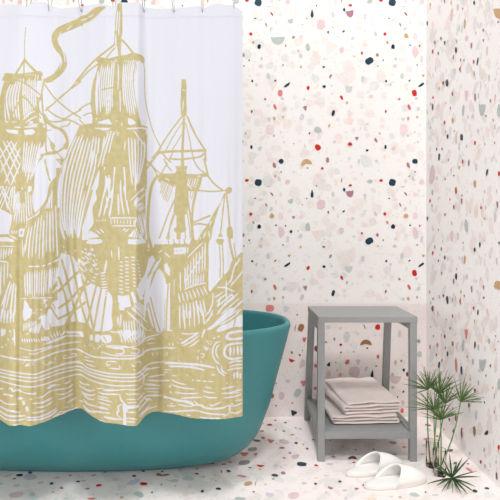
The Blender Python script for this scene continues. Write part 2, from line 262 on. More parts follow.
crng = random.Random(5)
def parse(txt):
    out = []; ox = oy = 0; s = 1
    for ln in txt.replace('\n', ';').split(';'):
        t = ln.split()
        if not t: continue
        if t[0] == 'R':
            ox, oy, s = float(t[1]), float(t[2]), float(t[3]); continue
        x, y, w, h, r = [float(v) for v in t[:5]]
        c = t[5] if t[5] in COLS else 'nv'
        out.append((ox+x/s, oy+y/s, w/s, h/s, r, c, t[6] if len(t) > 6 else 'e'))
    return out
def outline(w, h, rot, sh, rng):
    pts = []
    if sh in 'eqtd':
        n = 12 if sh != 'e' else rng.choice((7, 8, 9))
        a0 = rng.uniform(0, 1) if sh == 'e' else 0
        for k in range(n):
            a = a0+2*PI*k/n
            c, s = math.cos(a), math.sin(a)
            if sh == 'q':
                m = (abs(c)**3.6+abs(s)**3.6)**(-1/3.6); r = m*rng.uniform(.93, 1.03)
            elif sh == 't':
                r = (1+.28*math.cos(3*(a-PI/2)))*rng.uniform(.93, 1.0)*.92
            elif sh == 'd':
                r = 1.0
                x = c*(0.62+0.38*s)*1.1; y = s
                pts.append((x*w/2, y*h/2)); continue
            else:
                r = rng.uniform(.80, 1.12)
                if w > 3 or h > 3: r = (1+.07*math.cos(2*a+rot)+.06*math.cos(3*a+w))*rng.uniform(.84, 1.1)
            pts.append((c*r*w/2, s*r*h/2))
    elif sh in 'hH':
        sg = 1 if sh == 'h' else -1      # h: bulge down, H: bulge up with hollow foot
        n = 9
        for k in range(n+1):
            a = PI*k/n
            pts.append((math.cos(a)*w/2, sg*(math.sin(a)*h-h/2)))
        if sh == 'H':
            for t in (-.5, 0, .45): pts.append((t*w/2, h/2-h*.28*(1-abs(t))))
        else:
            for t in (-.5, 0, .5): pts.append((t*w/2, -h/2+rng.uniform(-.03, .1)*h))
    elif sh == 'c':
        n = 7
        if h > w:
            for k in range(n+1):
                t = k/n; pts.append((-w/2+w*.75*(2*t-1)**2, (t-.5)*h))
            for k in range(n-1, 0, -1):
                t = k/n; pts.append((-w/2+w*.75*(2*t-1)**2+w*.55*math.sin(PI*t), (t-.5)*h))
        else:
            for k in range(n+1):
                t = k/n; pts.append(((t-.5)*w, h/2-h*.75*(2*t-1)**2))
            for k in range(n-1, 0, -1):
                t = k/n; pts.append(((t-.5)*w, h/2-h*.75*(2*t-1)**2-h*.7*math.sin(PI*t)))
    a = math.radians(rot); ca, sa = math.cos(a), math.sin(a)
    return [(x*ca-y*sa, x*sa+y*ca) for x, y in pts]

chip_mats = {}
def chip_mat(c, glaze):
    k = (c, glaze)
    if k not in chip_mats:
        m = mat('terrazzo_chip', srgb(*COLS[c]), rough=.35 if glaze else .5, spec=.35, var=.05, vscale=90)
        chip_mats[k] = m
    return chip_mats[k]
def stone(name, base):
    """warm white terrazzo paste with a faint aggregate of pale specks"""
    m = bpy.data.materials.new(name); m.use_nodes = True
    nt = m.node_tree; b = nt.nodes['Principled BSDF']
    tc = nt.nodes.new('ShaderNodeTexCoord')
    vo = nt.nodes.new('ShaderNodeTexVoronoi'); vo.inputs['Scale'].default_value = 46
    vo.inputs['Randomness'].default_value = 1
    nt.links.new(tc.outputs['Object'], vo.inputs['Vector'])
    lt = nt.nodes.new('ShaderNodeMath'); lt.operation = 'LESS_THAN'; lt.inputs[1].default_value = .3
    nt.links.new(vo.outputs['Distance'], lt.inputs[0])
    sep = nt.nodes.new('ShaderNodeSeparateColor'); nt.links.new(vo.outputs['Color'], sep.inputs['Color'])
    ra = nt.nodes.new('ShaderNodeValToRGB'); ra.color_ramp.interpolation = 'CONSTANT'
    e = ra.color_ramp.elements
    e[0].position = 0; e[0].color = srgb(*base)
    e[1].position = .35; e[1].color = srgb(base[0]-6, base[1]-9, base[2]-10)
    for p, d in ((.55, (8, 5, 6)), (.7, (0, 0, 0)), (.85, (4, 8, 9))):
        q = e.new(p); q.color = srgb(base[0]-d[0], base[1]-d[1], base[2]-d[2])
    nt.links.new(sep.outputs['Red'], ra.inputs['Fac'])
    mx = nt.nodes.new('ShaderNodeMix'); mx.data_type = 'RGBA'
    mx.inputs['A'].default_value = srgb(*base)
    nt.links.new(lt.outputs[0], mx.inputs['Factor']); nt.links.new(ra.outputs['Color'], mx.inputs['B'])
    nt.links.new(mx.outputs['Result'], b.inputs['Base Color'])
    b.inputs['Roughness'].default_value = .55; b.inputs['Specular IOR Level'].default_value = .3
    return m

def panel(name, quads, chips, surf, glaze=False):
    """one structural mesh: the slab faces plus its inlaid chips; chips = already in wall pixels"""
    bm = bmesh.new()
    mats = []; idx = {}
    for pts, m in quads:
        if m.name not in idx: idx[m.name] = len(mats); mats.append(m)
        f = bm.faces.new([bm.verts.new(p) for p in pts]); f.material_index = idx[m.name]
    rng = random.Random(11); num = [0]*4
    for x, y, w, h, r, c, sh, keep in chips:
        lay = 0 if c in ('b2', 'p2', 'g2') else 1 if c in ('be', 'fm') else 2 if c in ('gr', 'gg', 'ps', 'pk', 'pe', 'li', 'gd') else 3
        num[lay] += 1
        off = .0001+.00035*lay+(num[lay] % 200)*1.5e-6
        P = []
        for dx, dy in outline(w, h, r, sh, rng):
            px, py = x+dx, y+dy
            if not keep(px, py): P = None; break
            P.append(surf(px, py, off))
        if not P: continue
        m = chip_mat(c, glaze)
        if id(m) not in idx: idx[id(m)] = len(mats); mats.append(m)
        f = bm.faces.new([bm.verts.new(p) for p in P]); f.material_index = idx[id(m)]
    me = bpy.data.meshes.new(name)
    bm.to_mesh(me); bm.free()
    for m in mats: me.materials.append(m)
    o = bpy.data.objects.new(name, me); C.objects.link(o); o['kind'] = 'structure'
    return o

# --- back wall
m_wall = stone('terrazzo_wall', (249, 246, 243))
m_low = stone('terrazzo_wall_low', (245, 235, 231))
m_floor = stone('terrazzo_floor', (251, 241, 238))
SEAM_Z = on_back(0, 303.5)[2]
def keep_b(px, py): return py < 303.2 and px < 425.8
def keep_l(px, py): return 303.8 < py < 416.8 and px < 425.8
ch = []
for tx, txt in ((0, TILE),):
    base = parse(TILE)
    for ci in range(-4, 2):
        for ri in range(-2, 2):
            for (x, y, w, h, r, c, s) in base:
                ch.append((x+134*ci, y+180*ri, w, h, r, c, s, keep_b))
for (x, y, w, h, r, c, s) in parse(EXTRA_UP):
    for ci in (-2, 0): ch.append((x+134*ci, y, w, h, r, c, s, keep_b))
for (x, y, w, h, r, c, s) in parse(EXTRA_REP):
    for ci, ri in ((0, 0), (1, 0), (1, -1), (-1, 0), (-2, -1)): ch.append((x+134*ci, y+180*ri, w, h, r, c, s, keep_b))
for (x, y, w, h, r, c, s) in parse(EXTRA_RED):
    for ci in (-1, 1): ch.append((x+134*ci, y, w, h, r, c, s, keep_b))
low = parse(LOWER)
for (x, y, w, h, r, c, s) in low: ch.append((x, y, w, h, r, c, s, keep_l))
for k in (1, 2, 3):                                  # the same courses carry on behind the tub
    for (x, y, w, h, r, c, s) in low: ch.append((x-k*165, y, w, h, r, c, s, keep_l if k > 1 else (lambda a, b: keep_l(a, b) and a < 262)))
def faint(n, x0, x1, y0, y1, sx, sy, keep, seed):
    r = random.Random(seed); out = []
    for _ in range(n):
        k = r.choice((1.2, 1.5, 2, 2, 2.6, 3.4, 5, 7, 10))*r.uniform(.8, 1.2)
        out.append((r.uniform(x0, x1), r.uniform(y0, y1), k*sx*r.uniform(.7, 1.2), k*sy*r.uniform(.8, 1.3), r.uniform(-60, 60)*min(sx, 1)*min(sy, 1), r.choice(('b2', 'b2', 'p2', 'p2', 'g2')), 'e', keep))
    return out
ch = faint(2600, -200, 426, -130, 303, 1, 1, keep_b, 2)+faint(560, -150, 426, 304, 417, 1.3, 1.3, keep_l, 3)+ch
XL = -1.9; TOP = 2.75
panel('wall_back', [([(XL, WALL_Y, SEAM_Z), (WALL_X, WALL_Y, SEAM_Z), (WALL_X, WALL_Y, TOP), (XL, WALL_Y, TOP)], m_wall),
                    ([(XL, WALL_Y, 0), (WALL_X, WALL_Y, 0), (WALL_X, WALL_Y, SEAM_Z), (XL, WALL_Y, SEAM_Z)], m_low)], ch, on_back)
# --- right wall
cr = []
RF = lambda: faint(1500, 427, 520, -100, 500, .42, 1.25, keep_r, 4)
def keep_r(px, py): return px > 426.2 and on_right(px, py)[2] > .004
cr += RF()
for (x, y, w, h, r, c, s) in parse(RIGHT): cr.append((x, y, w, h, r, c, s, keep_r))
YF = 0.9
rr_ = random.Random(14)
for _ in range(300):                                 # the wall runs on past the photograph's edge
    px = 503+rr_.random()**1.5*300; py = rr_.uniform(-300, 800); q = (px-CX)/280
    s_ = rr_.uniform(2, 7)*q; cr.append((px, py, s_*.45*q, s_, 0, rr_.choice(['nv', 'rd', 'mv', 'gr', 'gg', 'pk', 'tn', 'mr', 'li', 'pe', 'be', 'be']), 'e', keep_r))
panel('wall_right', [([(WALL_X, WALL_Y, 0), (WALL_X, YF, 0), (WALL_X, YF, TOP), (WALL_X, WALL_Y, TOP)], stone('terrazzo_wall_side_brightened', (254, 251, 249)))], cr, on_right)  # wall paste lightened, extra brightness put into the colour of this side
# --- floor
cf = []
def keep_f(px, py):
    x, y, z = on_floor(px, py)
    return y < WALL_Y-.004 and x < WALL_X-.004
for (x, y, w, h, r, c, s) in parse(FLOOR): cf.append((x, y, w, h, r, c, s, keep_f))
cf = faint(900, -60, 520, 418, 520, 1.7, .75, keep_f, 5)+cf
fr = random.Random(3); keys = ['nv', 'rd', 'mv', 'gr', 'gg', 'pk', 'tn', 'mr', 'li', 'pe', 'be', 'be', 'gr', 'rs']
for _ in range(260):                                 # around the frame, outside the photograph
    px = fr.uniform(-250, 760); py = fr.uniform(425, 640)
    if -6 < px < 506 and py < 505: continue
    s_ = fr.uniform(2, 8); cf.append((px, py, s_*1.3, s_*.6, fr.uniform(-20, 20), fr.choice(keys), 'e', keep_f))
panel('floor', [([(XL, YF, 0), (WALL_X, YF, 0), (WALL_X, WALL_Y, 0), (XL, WALL_Y, 0)], m_floor)], cf, on_floor, True)
# ------------------------------------------------------------------ print of the shower curtain
# engraving of sailing ships; every line: op, width or counts, then x,y points.  T = origin and scale of what follows
ART = """T 0 0 6.25
g 6 160,172 155,250 153,370
g 9 151,370 150,462
g 14 153,375 128,415 100,460
g 16 155,375 190,415 228,452
G 25,470 28,458 45,455 100,462 145,458 200,450 250,443 266,455 268,470 258,482 262,505 10,505
Gs 500,110 440,135 380,160 345,185 325,220 325,265 345,310 375,345 385,375 370,410 340,455 310,475 285,490 275,515 320,515 340,500 385,465 415,420 418,385 405,330 380,290 362,255 362,235 390,210 440,190 500,165 520,155 520,102
w 5 385,195 372,225 368,245
w 6 362,262 385,300 400,340 408,390
w 5 415,190 455,155
w 5 380,360 385,395 372,430
h 6 4 70,478 66,500 110,476 104,500
h 6 6 160,465 150,500 240,462 232,500
T 80 0 6.25
Gs -12,118 5,100 40,90 75,60 110,42 162,42 130,75 95,110 60,135 20,150 -12,160
w 6 5,128 30,120 50,112
w 6 52,108 70,100 85,88
G 235,20 262,20 265,90 266,200 258,240 256,350 240,352 232,290 212,284 216,200 222,100
w 8 236,62 231,130 226,195
w 6 248,70 244,150 241,222
w 8 224,212 224,280 229,342
g 13 214,280 150,330 100,370 50,420 5,475 -22,505
g 10 217,300 192,328 168,358
g 10 135,383 60,440 8,492 -10,512
g 13 262,250 295,285 332,332
G 100,382 120,357 180,365 235,350 300,340 330,325 385,343 405,365 402,398 385,392 370,377 352,390 355,420 348,460 340,505 85,505 105,440 113,392
g 6 398,395 403,440 405,505
h 8 7 138,392 118,505 226,370 212,505
h 7 6 278,372 272,505 350,368 336,505
w 8 240,395 236,470
T 80 80 6.25
G 85,-5 72,60 65,150 78,235 76,278 200,282 384,280 367,225 348,150 337,80 337,-5
G -5,285 60,272 110,268 200,280 300,282 370,280 400,283 422,295 422,320 416,505 -5,505
Ws 100,-5 98,60 93,150 96,235 108,240 110,150 118,60 122,-5
w 9 133,-5 122,100 120,150
w 8 118,170 124,245
h 9 5 150,-5 150,240 232,-5 238,190
w 7 168,60 150,150 158,200
h 8 4 262,20 272,220 318,20 345,235
w 8 296,-5 318,120 344,225
w 6 248,80 246,250
w 6 325,10 330,60
w 7 220,140 236,142
W 112,262 180,243 202,278 118,273
w 4 122,262 185,262
Ws 303,238 325,246 348,270 310,281 300,262
G 198,225 292,232 298,300 200,300
w 5 222,255 236,258
w 5 260,262 262,290
g 10 -5,185 40,155 86,140
g 8 20,225 50,210 72,206
g 9 -5,248 25,278
g 7 403,-5 408,120 430,230 460,330 505,422
g 8 505,424 470,465 440,505
g 8 505,418 505,430
w 6 90,300 135,302 195,300
w 5 290,300 340,303 410,300
h 7 7 28,308 -25,450 66,330 20,505
h 6 6 0,300 30,420 -5,380 20,500
w 8 98,330 115,390 126,425 142,480
h 8 3 78,395 48,505 100,385 80,505
w 8 126,310 185,308
h 8 5 150,312 105,410 212,318 178,470
h 8 4 298,322 276,440 338,322 330,505
w 8 340,316 372,370 402,420
w 7 368,308 405,372
h 6 6 352,360 348,505 412,330 404,505
w 6 378,310 410,310 412,340
d 5 14 10 60 180,310 240,340
T 0 80 6.25
G 30,-10 8,70 -8,150 -8,300 250,310 242,200 226,100 232,-10
h 10 6 44,60 36,285 108,70 100,290
W 46,70 28,150 28,230 45,280 48,180 60,110
g 10 133,90 95,190 58,285
h 7 8 135,50 120,285 225,70 215,225
h 7 5 128,-5 120,60 216,-5 205,85
w 8 158,80 172,150 168,220
g 9 68,18 130,50 200,90 255,122
g 7 75,100 130,170 120,260
W 45,325 122,321 122,335 50,340
W 153,322 222,314 232,328 160,336
w 7 158,288 190,262 205,245
h 8 3 178,275 208,258 205,288 236,278
w 6 120,296 228,296
g 11 276,-5 262,80 266,160 272,230 287,290 285,400 290,450
g 10 275,22 340,110 420,180 505,238
g 10 505,10 400,88 330,152 285,190
g 8 372,118 430,62 495,-5
g 7 290,175 328,152
g 10 295,182 345,222 400,242 450,215 505,188
g 10 288,250 345,262 400,252 440,252 505,285
g 9 382,292 422,285 440,262
g 8 255,100 240,150 250,200 290,240
Gs 280,212 310,258 350,288 390,303 420,342 430,400 415,438 395,410 412,385 398,345 370,315 330,300 290,270 268,238
g 14 250,470 300,462 350,455 415,412
g 11 245,505 262,480 300,455 355,448
g 9 232,110 238,165 255,215
G 205,200 250,190 258,242 230,222
w 8 248,205 252,228
g 7 250,286 312,265
g 7 258,326 322,312
G 225,300 285,298 292,355 270,378 228,345
Gs 290,338 318,380 345,408 332,440 316,420 312,388
g 8 330,432 372,470 402,505
w 6 268,300 275,330
G -8,342 250,342 282,372 268,420 250,430 230,470 225,505 -8,505
h 6 4 30,380 62,420 15,410 95,505
h 6 5 30,395 -5,450 92,395 40,505
h 7 3 5,400 60,505 -5,440 30,505
h 7 8 140,370 135,505 258,375 205,505
w 7 150,360 230,358
G 505,268 472,340 432,425 398,505 505,505
h 7 4 478,340 425,505 505,320 490,505
T 0 160 6.25
G -8,-8 240,-8 505,-8 505,505 -8,505
Ws 262,-5 228,50 215,110 213,170 202,220 204,290 218,326 236,312 262,285 292,235 306,160 330,125 350,100 375,55 388,25 355,-5
g 7 284,-5 292,70 316,132
g 5 272,-5 300,70 306,125
g 9 352,-5 388,32
G 350,50 375,48 352,100
W -5,305 30,318 75,345 70,400 56,450 62,466 50,462 -5,464
W -5,484 48,482 85,505 -5,505
h 7 4 -5,50 40,175 60,-5 95,115
h 7 5 60,-5 -5,150 112,40 -5,330
w 7 -5,130 62,260
w 7 10,190 68,330
w 6 30,210 45,300
h 7 3 72,175 46,320 98,70 82,340
w 6 98,85 118,120
w 6 88,110 105,130
h 6 4 100,200 84,340 120,190 118,400
d 6 12 8 0 118,40 150,240
h 7 5 172,-5 155,180 232,-5 190,90
W 180,120 200,90 198,190 172,208
h 7 3 158,190 165,370 190,205 200,350
h 7 5 108,260 82,400 150,260 152,400
h 8 6 215,365 170,470 315,372 312,505
h 7 4 210,410 200,505 262,400 260,505
h 7 4 298,262 262,360 325,175 322,360
w 7 168,350 172,440
w 8 195,370 160,420
W 120,432 156,426 146,482 116,478
G 128,442 142,440 138,466 126,465
h 6 5 72,440 70,460 110,438 110,460
w 7 60,470 110,498
w 6 325,400 335,470
Ws 405,-5 382,60 366,140 360,200 360,300 368,400 396,505 432,505 404,410 394,300 390,200 404,100 432,-5
h 8 4 450,-5 425,250 505,-20 500,250
w 9 448,-5 420,140 412,260 418,380 440,480
w 9 472,-5 444,150 434,300 444,420 460,505
w 8 496,-5 466,150 456,300 472,440
w 8 505,60 484,200 480,330 496,440
w 8 412,230 410,330 430,430
W 415,400 428,440 445,505 432,505
T 80 160 6.25
G -8,-8 412,-8 412,505 -8,505
h 7 6 -5,-5 -30,330 68,-5 15,160
h 9 4 60,-5 30,140 112,-5 80,140
Ws -5,175 40,150 70,130 92,60 122,10 116,150 98,195 104,245 78,300 84,395 56,440 48,505 -8,505
g 11 76,190 45,300 8,425
G -8,415 14,432 14,505 -8,505
W 62,440 110,468 122,482 48,492
w 9 168,14 150,62
w 8 140,10 120,30
Ws 158,98 172,120 165,180 145,250 126,346 116,344 138,240 156,160
w 10 182,92 176,170 184,215 162,290 148,346
Ws 212,40 222,45 212,150 205,250 190,345 178,342 196,250 184,225 205,160
w 7 190,112 182,240
w 7 165,225 170,300
w 10 239,215 242,342
w 9 254,125 256,230 276,340
w 9 270,-5 280,110 286,220 306,340
w 7 272,160 298,305
h 7 7 298,-5 318,210 400,-5 385,90
Ws 300,80 322,240 340,235 385,120 362,110 340,160 326,60
g 9 412,60 398,130 368,200 330,252
W 336,262 358,232 368,236 350,285
h 7 4 338,292 392,262 365,325 410,292
w 7 385,200 412,140
W 410,-8 505,-8 505,505 410,505
h 6 5 350,350 395,505 398,320 412,430
h 7 8 193,365 196,402 335,372 335,405
w 7 183,362 350,362
w 8 200,412 352,412
w 8 352,358 340,412
h 6 6 102,375 104,385 160,372 160,382
w 9 104,440 128,462
w 9 124,430 150,455
w 9 268,440 285,428
w 9 280,450 305,432
W 352,420 395,495 300,478
h_g 6 3 350,425 330,480 370,450 360,488
G 505,75 482,130 430,178 415,190 424,245 432,300 420,400 424,505 440,505 438,400 445,300 458,235 505,150
g 8 405,-5 432,22 505,88
g 8 430,22 465,-8
g 8 436,18 412,70
g 7 402,-5 415,180
T 160 160 6.25
G -5,85 50,85 95,82 105,65 95,38 130,38 130,-5 152,-5 152,38 174,38 166,65 166,85 230,90 290,80 302,95 292,106 200,106 100,106 50,110 -5,122
w 8 116,65 117,67
w 8 134,65 135,67
w 8 154,65 155,67
w 6 232,102 258,100
g 9 25,-5 45,35 70,65
g 9 45,20 10,82
g 9 208,-5 240,50 290,88
g 12 275,-5 292,60 300,95
g 12 300,100 340,150 388,186
g 10 170,188 250,192 330,197 412,190
Gs 408,186 425,170 445,172 450,190 440,206 425,212 412,205
G 103,105 166,105 165,200 175,260 172,335 150,345 150,400 166,432 150,450 130,456 130,505 103,505 103,456 84,442 88,428 103,418 103,350 84,330 90,250 96,180
g 10 95,240 50,340 20,425 -5,490
g 10 100,315 70,400 38,505
g 9 86,340 60,420 56,505
g 12 166,200 186,330 200,420 212,505
g 7 152,340 160,505
g 7 170,335 184,420 190,505
h_g 6 9 8,120 -15,190 96,120 42,272
g 8 -5,112 90,165
G -5,92 103,95 100,160 60,145 -5,122
G 166,105 265,106 252,160 238,198 190,190 166,200
h 6 5 180,108 166,170 240,108 215,180
w 6 30,112 60,128
w 6 175,150 200,185
h_g 6 3 176,190 176,225 212,190 195,245
G 262,105 240,170 226,230 212,300 206,400 216,505 196,505 190,400 196,300 215,200 235,140
g 12 208,390 260,370 312,348
g 12 200,408 240,398 296,406
G 412,205 380,270 352,350 332,420 318,505 232,505 268,440 300,400 335,330 380,262 398,212
w 7 320,378 310,412
w 7 285,450 270,490
w 7 302,440 312,490
w 6 255,480 250,500
g 9 405,220 390,350 378,460
g 11 415,210 425,300 436,420
Gs 362,475 378,458 390,475 396,508 360,508
Gs 418,430 435,415 452,425 456,480 445,508 424,490
T 160 80 6.25
G 135,-5 160,-5 166,30 166,150 168,215 150,236 130,215 128,140 131,70
w 6 148,125 141,190
w 5 138,60 160,66
g 10 140,225 60,330 -5,432
g 7 145,260 90,340 35,442
g 7 135,342 100,400 78,432
g 15 150,240 145,340 140,445
g 7 160,270 185,370 196,442
g 12 170,228 210,320 250,390 286,442
g 16 -5,455 60,447 150,445 282,440
g 10 -5,440 20,465 40,490 66,512
g 12 282,440 286,505
g 12 60,492 130,496 200,488 250,480 276,460
g 9 76,462 55,505
g 14 140,450 140,505
g 8 200,450 212,505
T 0 240 6.25
G -8,0 505,0 505,505 -8,505
W -5,-5 80,-5 90,12 50,10 -5,8
h 9 5 8,50 5,130 76,50 68,92
w 6 -5,38 90,40
w 9 -5,132 45,138
h 9 3 8,150 5,355 50,138 46,240
w 7 60,210 72,240
h 10 4 62,260 5,420 100,270 90,490
w 10 40,330 10,480
h 9 6 168,-5 180,130 268,-5 258,135
h 7 3 140,-5 142,110 165,60 158,120
h 7 6 272,-5 278,110 345,-5 350,70
w 9 178,165 205,166
w 9 212,166 240,164
w 9 252,156 282,154
h 9 7 285,145 290,130 352,122 355,100
w 8 345,120 362,112
h 9 11 155,200 160,362 310,180 300,345
h 8 7 318,175 312,320 392,150 370,240
w 6 128,368 170,364
w 6 180,364 330,360
W 392,115 410,114 430,180 418,204 400,182
W 430,94 450,100 476,145 456,170 432,130
W 400,240 448,202 456,216 412,262
W 420,280 440,265 470,330 465,380 448,362
W 488,162 505,148 505,205 465,180
W 468,195 482,230 462,240
W 330,385 350,376 440,412 450,430 400,497 376,500 345,448 318,412
g 6 330,400 385,505
W 300,440 335,505 285,505
W 270,370 302,370 275,402
W 284,395 300,410 280,430
W 452,440 468,432 440,505 420,505
W 470,290 505,268 505,360 480,340
W 478,380 490,400 470,420
w 10 397,38 400,46
w 9 382,80 388,88
w 9 408,70 414,84
w 7 335,20 362,70
h 6 4 460,60 505,85 452,88 505,125
h 7 4 330,330 345,310 345,300 420,265
w 7 390,335 420,390
w 7 380,360 395,380
Ws 150,386 165,385 192,450 172,490 150,505 145,480
w 8 200,455 180,490
d 7 9 8 20 200,425 270,465
w 6 260,470 240,495
T 80 240 6.25
G 0,0 440,0 440,60 415,190 535,130 535,505 0,505
W 45,15 100,12 136,8 132,20 50,20
W 45,-5 135,-5 130,5 50,4
W 300,-5 402,-5 422,20 300,19
w 5 300,8 400,8
W 440,-8 505,-8 505,50 486,42 470,20 455,30
G 425,30 505,25 505,150 432,175
h 8 8 348,52 336,68 430,60 372,160
h 6 6 345,40 420,30 350,70 430,60
W 420,185 430,115 444,94 470,118 470,150 432,196
w 8 470,130 505,110
d 6 30 12 45 0,30 120,110
d 6 16 14 30 0,90 100,200
w 8 60,180 75,160 100,175
w 8 70,200 105,215
W 366,270 405,175 418,192 402,262 376,312
W 240,338 295,330 312,402 265,402 240,388
W 304,308 320,305 346,380 320,386
W 328,308 344,305 362,352 352,372
W 350,280 386,330 372,346
Ws 240,405 268,412 270,430 258,442 240,432
Ws 505,220 468,280 442,340 450,400 480,505 505,505
g 8 445,400 472,505
h 6 6 440,200 390,420 500,160 432,330
Ws 50,265 75,260 92,300 68,372 50,332
W -5,330 14,350 62,480 48,505 30,450 -5,380
Ws 96,330 112,322 84,450 70,505 58,480
W 115,320 130,325 118,505 84,505
W 135,350 156,372 148,505 125,505
W 192,335 196,505 158,505 168,395
W -5,200 20,240 -5,292
Ws 8,215 35,200 40,240 15,285 8,250
Ws 22,335 45,330 62,400 40,420
W 88,455 100,400 105,505 88,505
h 8 9 165,205 190,205 165,325 192,328
h 8 9 242,170 264,175 250,318 280,322
h 7 9 275,150 290,155 290,298 306,300
h 7 8 302,130 316,132 320,268 336,270
h 7 6 330,130 342,150 350,220 362,238
h 7 7 142,185 154,200 112,290 128,302
w 7 240,98 241,150
w 9 168,125 160,182
w 7 212,60 214,120
d 7 10 6 0 205,180 230,300
h 7 6 300,450 360,505 335,402 415,505
w 8 312,445 420,495
w 7 228,470 270,480
T 165 240 6.25
G -5,0 505,0 505,505 -5,505
W -5,-5 165,-5 152,28 130,20 110,26 60,20 40,28 -5,25
h_g 8 4 20,-5 25,28 120,-5 122,28
W 38,50 132,44 130,85 34,92
h_g 5 4 58,62 58,74 105,58 105,70
w 8 145,45 138,80
w 6 -5,60 20,80
W 10,150 45,195 38,235 18,215 -5,175
Ws -5,205 25,262 18,280 -5,250
W -5,330 20,310 10,505 -5,505
W 42,245 60,250 52,505 15,505 32,350
h_g 6 2 48,250 24,505 52,300 38,505
w 8 95,200 97,320
w 8 16,112 42,136
w 7 30,106 52,128
h 8 8 125,165 122,275 252,15 250,200
w 7 140,112 190,60 238,15
w 7 120,270 200,150 240,80
h 9 8 130,240 128,310 242,205 236,268
w 7 118,312 180,285 258,268
h 10 8 85,335 95,392 240,290 268,345
h 11 8 92,400 92,505 238,370 255,470
w 9 190,385 235,470
Ws 285,-5 420,-5 432,60 436,110 412,140 400,185 350,242 300,300 284,320 272,300 274,150
Gs 322,-5 366,-5 362,22 345,32 325,20
g 7 340,25 345,120 344,235
g 8 358,20 364,120 364,238
W 420,-5 505,-5 505,60 472,80 438,112
g 14 402,-5 412,50 430,130
g 6 430,20 442,110
w 8 445,135 425,200 412,250 385,280
w 7 472,110 440,165
w 8 505,170 450,240 408,290
w 9 385,255 382,320 388,382
w 9 328,297 380,298 408,312 438,322
h 9 6 305,362 366,322 352,500 505,360
w 8 300,330 296,400 275,440
w 9 325,465 380,395 455,335
w 8 270,505 300,440
w 8 325,420 350,352
w 7 400,340 430,350
T 0 310 6.25
h 12 5 12,-5 5,80 90,-5 82,82
W 5,120 20,114 20,162 6,165
w 14 30,120 25,155
Ws 84,122 92,124 96,190 92,228 84,190 74,180 86,165
w 12 52,178 52,190
w 9 60,125 62,140
w 10 8,235 20,228
w 8 32,222 40,218
Ws 145,-5 200,-5 188,38 150,66
h 9 7 150,78 148,135 225,65 222,92
h 9 7 190,112 185,142 258,70 240,150
w 7 160,150 180,148
w 8 240,60 285,25
Ws 258,50 285,35 300,60 310,115 285,125 262,90
W 300,-5 318,-5 375,85 345,105 310,50
W 292,20 340,100 325,108 290,50
W 330,-5 445,-5 410,78 388,82
W 452,-5 470,-5 432,75 412,80
W 480,15 505,-5 505,95 455,88
W 268,192 276,165 300,165 316,182 292,196
w 10 318,155 335,180
w 10 335,145 348,172
w 9 355,148 365,160
Ws 418,125 440,115 500,132 505,152 470,146 418,146
h 10 8 136,178 142,202 240,178 248,202
w 7 262,170 262,195
h 8 3 355,130 362,150 390,125 395,138
w 6 270,215 340,198 400,172
w 8 290,205 360,180 420,162 505,162
w 6 180,270 215,276 250,262
w 6 200,255 280,238 330,220
w 8 250,262 330,232 420,208 505,198
w 5 120,235 170,250 210,255
w 7 400,288 402,302 470,288 472,272 440,278
w 6 400,286 425,282
d 6 12 14 0 130,320 210,350
w 6 268,325 278,338
w 6 345,295 340,318
w 6 300,328 325,322
w 5 140,292 180,296
T 80 310 6.25
h 11 4 12,-5 30,130 90,-5 80,90
W 100,-5 115,-5 105,100 95,95
W 150,-5 192,-5 192,120 152,118
W 122,-5 135,-5 132,80 118,85
Ws -5,130 10,128 25,165 5,165
Ws 62,165 75,150 82,185 65,190
Ws 98,155 125,158 120,198 95,195
Ws 132,160 190,158 192,200 150,205 132,185
g 6 145,165 165,195
w 6 185,135 265,142
w 10 250,95 262,100
h 9 8 232,110 262,185 330,60 405,205
h 9 6 258,180 262,205 350,170 372,205
h 9 8 300,10 240,110 345,20 295,200
h 8 8 285,90 282,195 390,110 392,190
w 9 305,15 400,90
w 9 300,45 380,110
w 9 320,-5 380,45 400,60
w 8 228,35 232,90
W 400,-5 420,-5 412,80 430,110 405,130
W 410,20 440,100 452,128 412,128
W 405,-5 450,-5 470,70 478,130 455,120
W 450,-5 505,-5 505,130 488,130
w 6 158,228 220,235 320,232 350,225
w 8 205,240 268,245 268,272 222,272
w 7 320,242 365,245 365,270 320,268
w 6 165,222 300,228
w 7 350,225 385,205 405,180 440,165 505,150
w 6 345,215 380,195 400,170
w 6 412,195 440,180 470,178
w 6 418,212 470,205
w 5 395,235 395,275
w 6 450,265 455,285
w 7 20,290 60,300
w 7 20,310 90,325
w 7 35,335 95,355
w 7 165,325 170,345 195,340
w 7 165,322 220,322 222,335
w 8 180,362 245,368 245,345
w 7 325,335 328,350 345,352
w 6 350,330 375,322 380,340
w 6 330,372 345,378
w 6 482,265 484,280
d 6 14 8 60 0,200 160,250
w 6 130,262 230,285 400,282
T 165 310 6.25
h 9 6 92,-5 95,125 235,-5 245,95
w 6 100,145 150,150 215,142
W 10,-5 52,-5 48,132 -5,130
h_g 6 2 20,-5 5,130 35,-5 22,130
Ws 100,205 140,180 205,142 200,155 150,185 112,212
w 8 108,225 160,200 212,160
w 8 145,230 180,215 215,185
Ws 226,172 240,130 252,118 248,140 232,172
Ws 260,122 300,90 400,-5 440,-5 380,50 300,115
w 7 290,112 350,75 460,-5
w 8 340,95 420,48 475,-5
w 7 250,85 275,50 300,25
w 7 250,40 290,-5
Ws 325,122 350,100 400,80 440,52 485,30 485,100 430,106 355,134 328,136
g 6 440,55 428,102
Ws 385,150 400,138 485,126 485,180 410,190 384,186 376,168
Gs 398,158 410,150 485,140 485,165 410,176
w 6 430,140 440,160
Ws 415,208 485,198 485,302 410,312 372,290 358,250 375,220
h_g 8 4 400,228 396,288 475,222 475,285
G 378,248 385,245 388,280 380,275
w 8 358,198 325,202 300,235 300,280 325,325 362,342
w 6 345,212 322,232 318,262
w 7 318,262 324,285 335,302
w 7 328,232 340,225
w 7 320,250 335,248
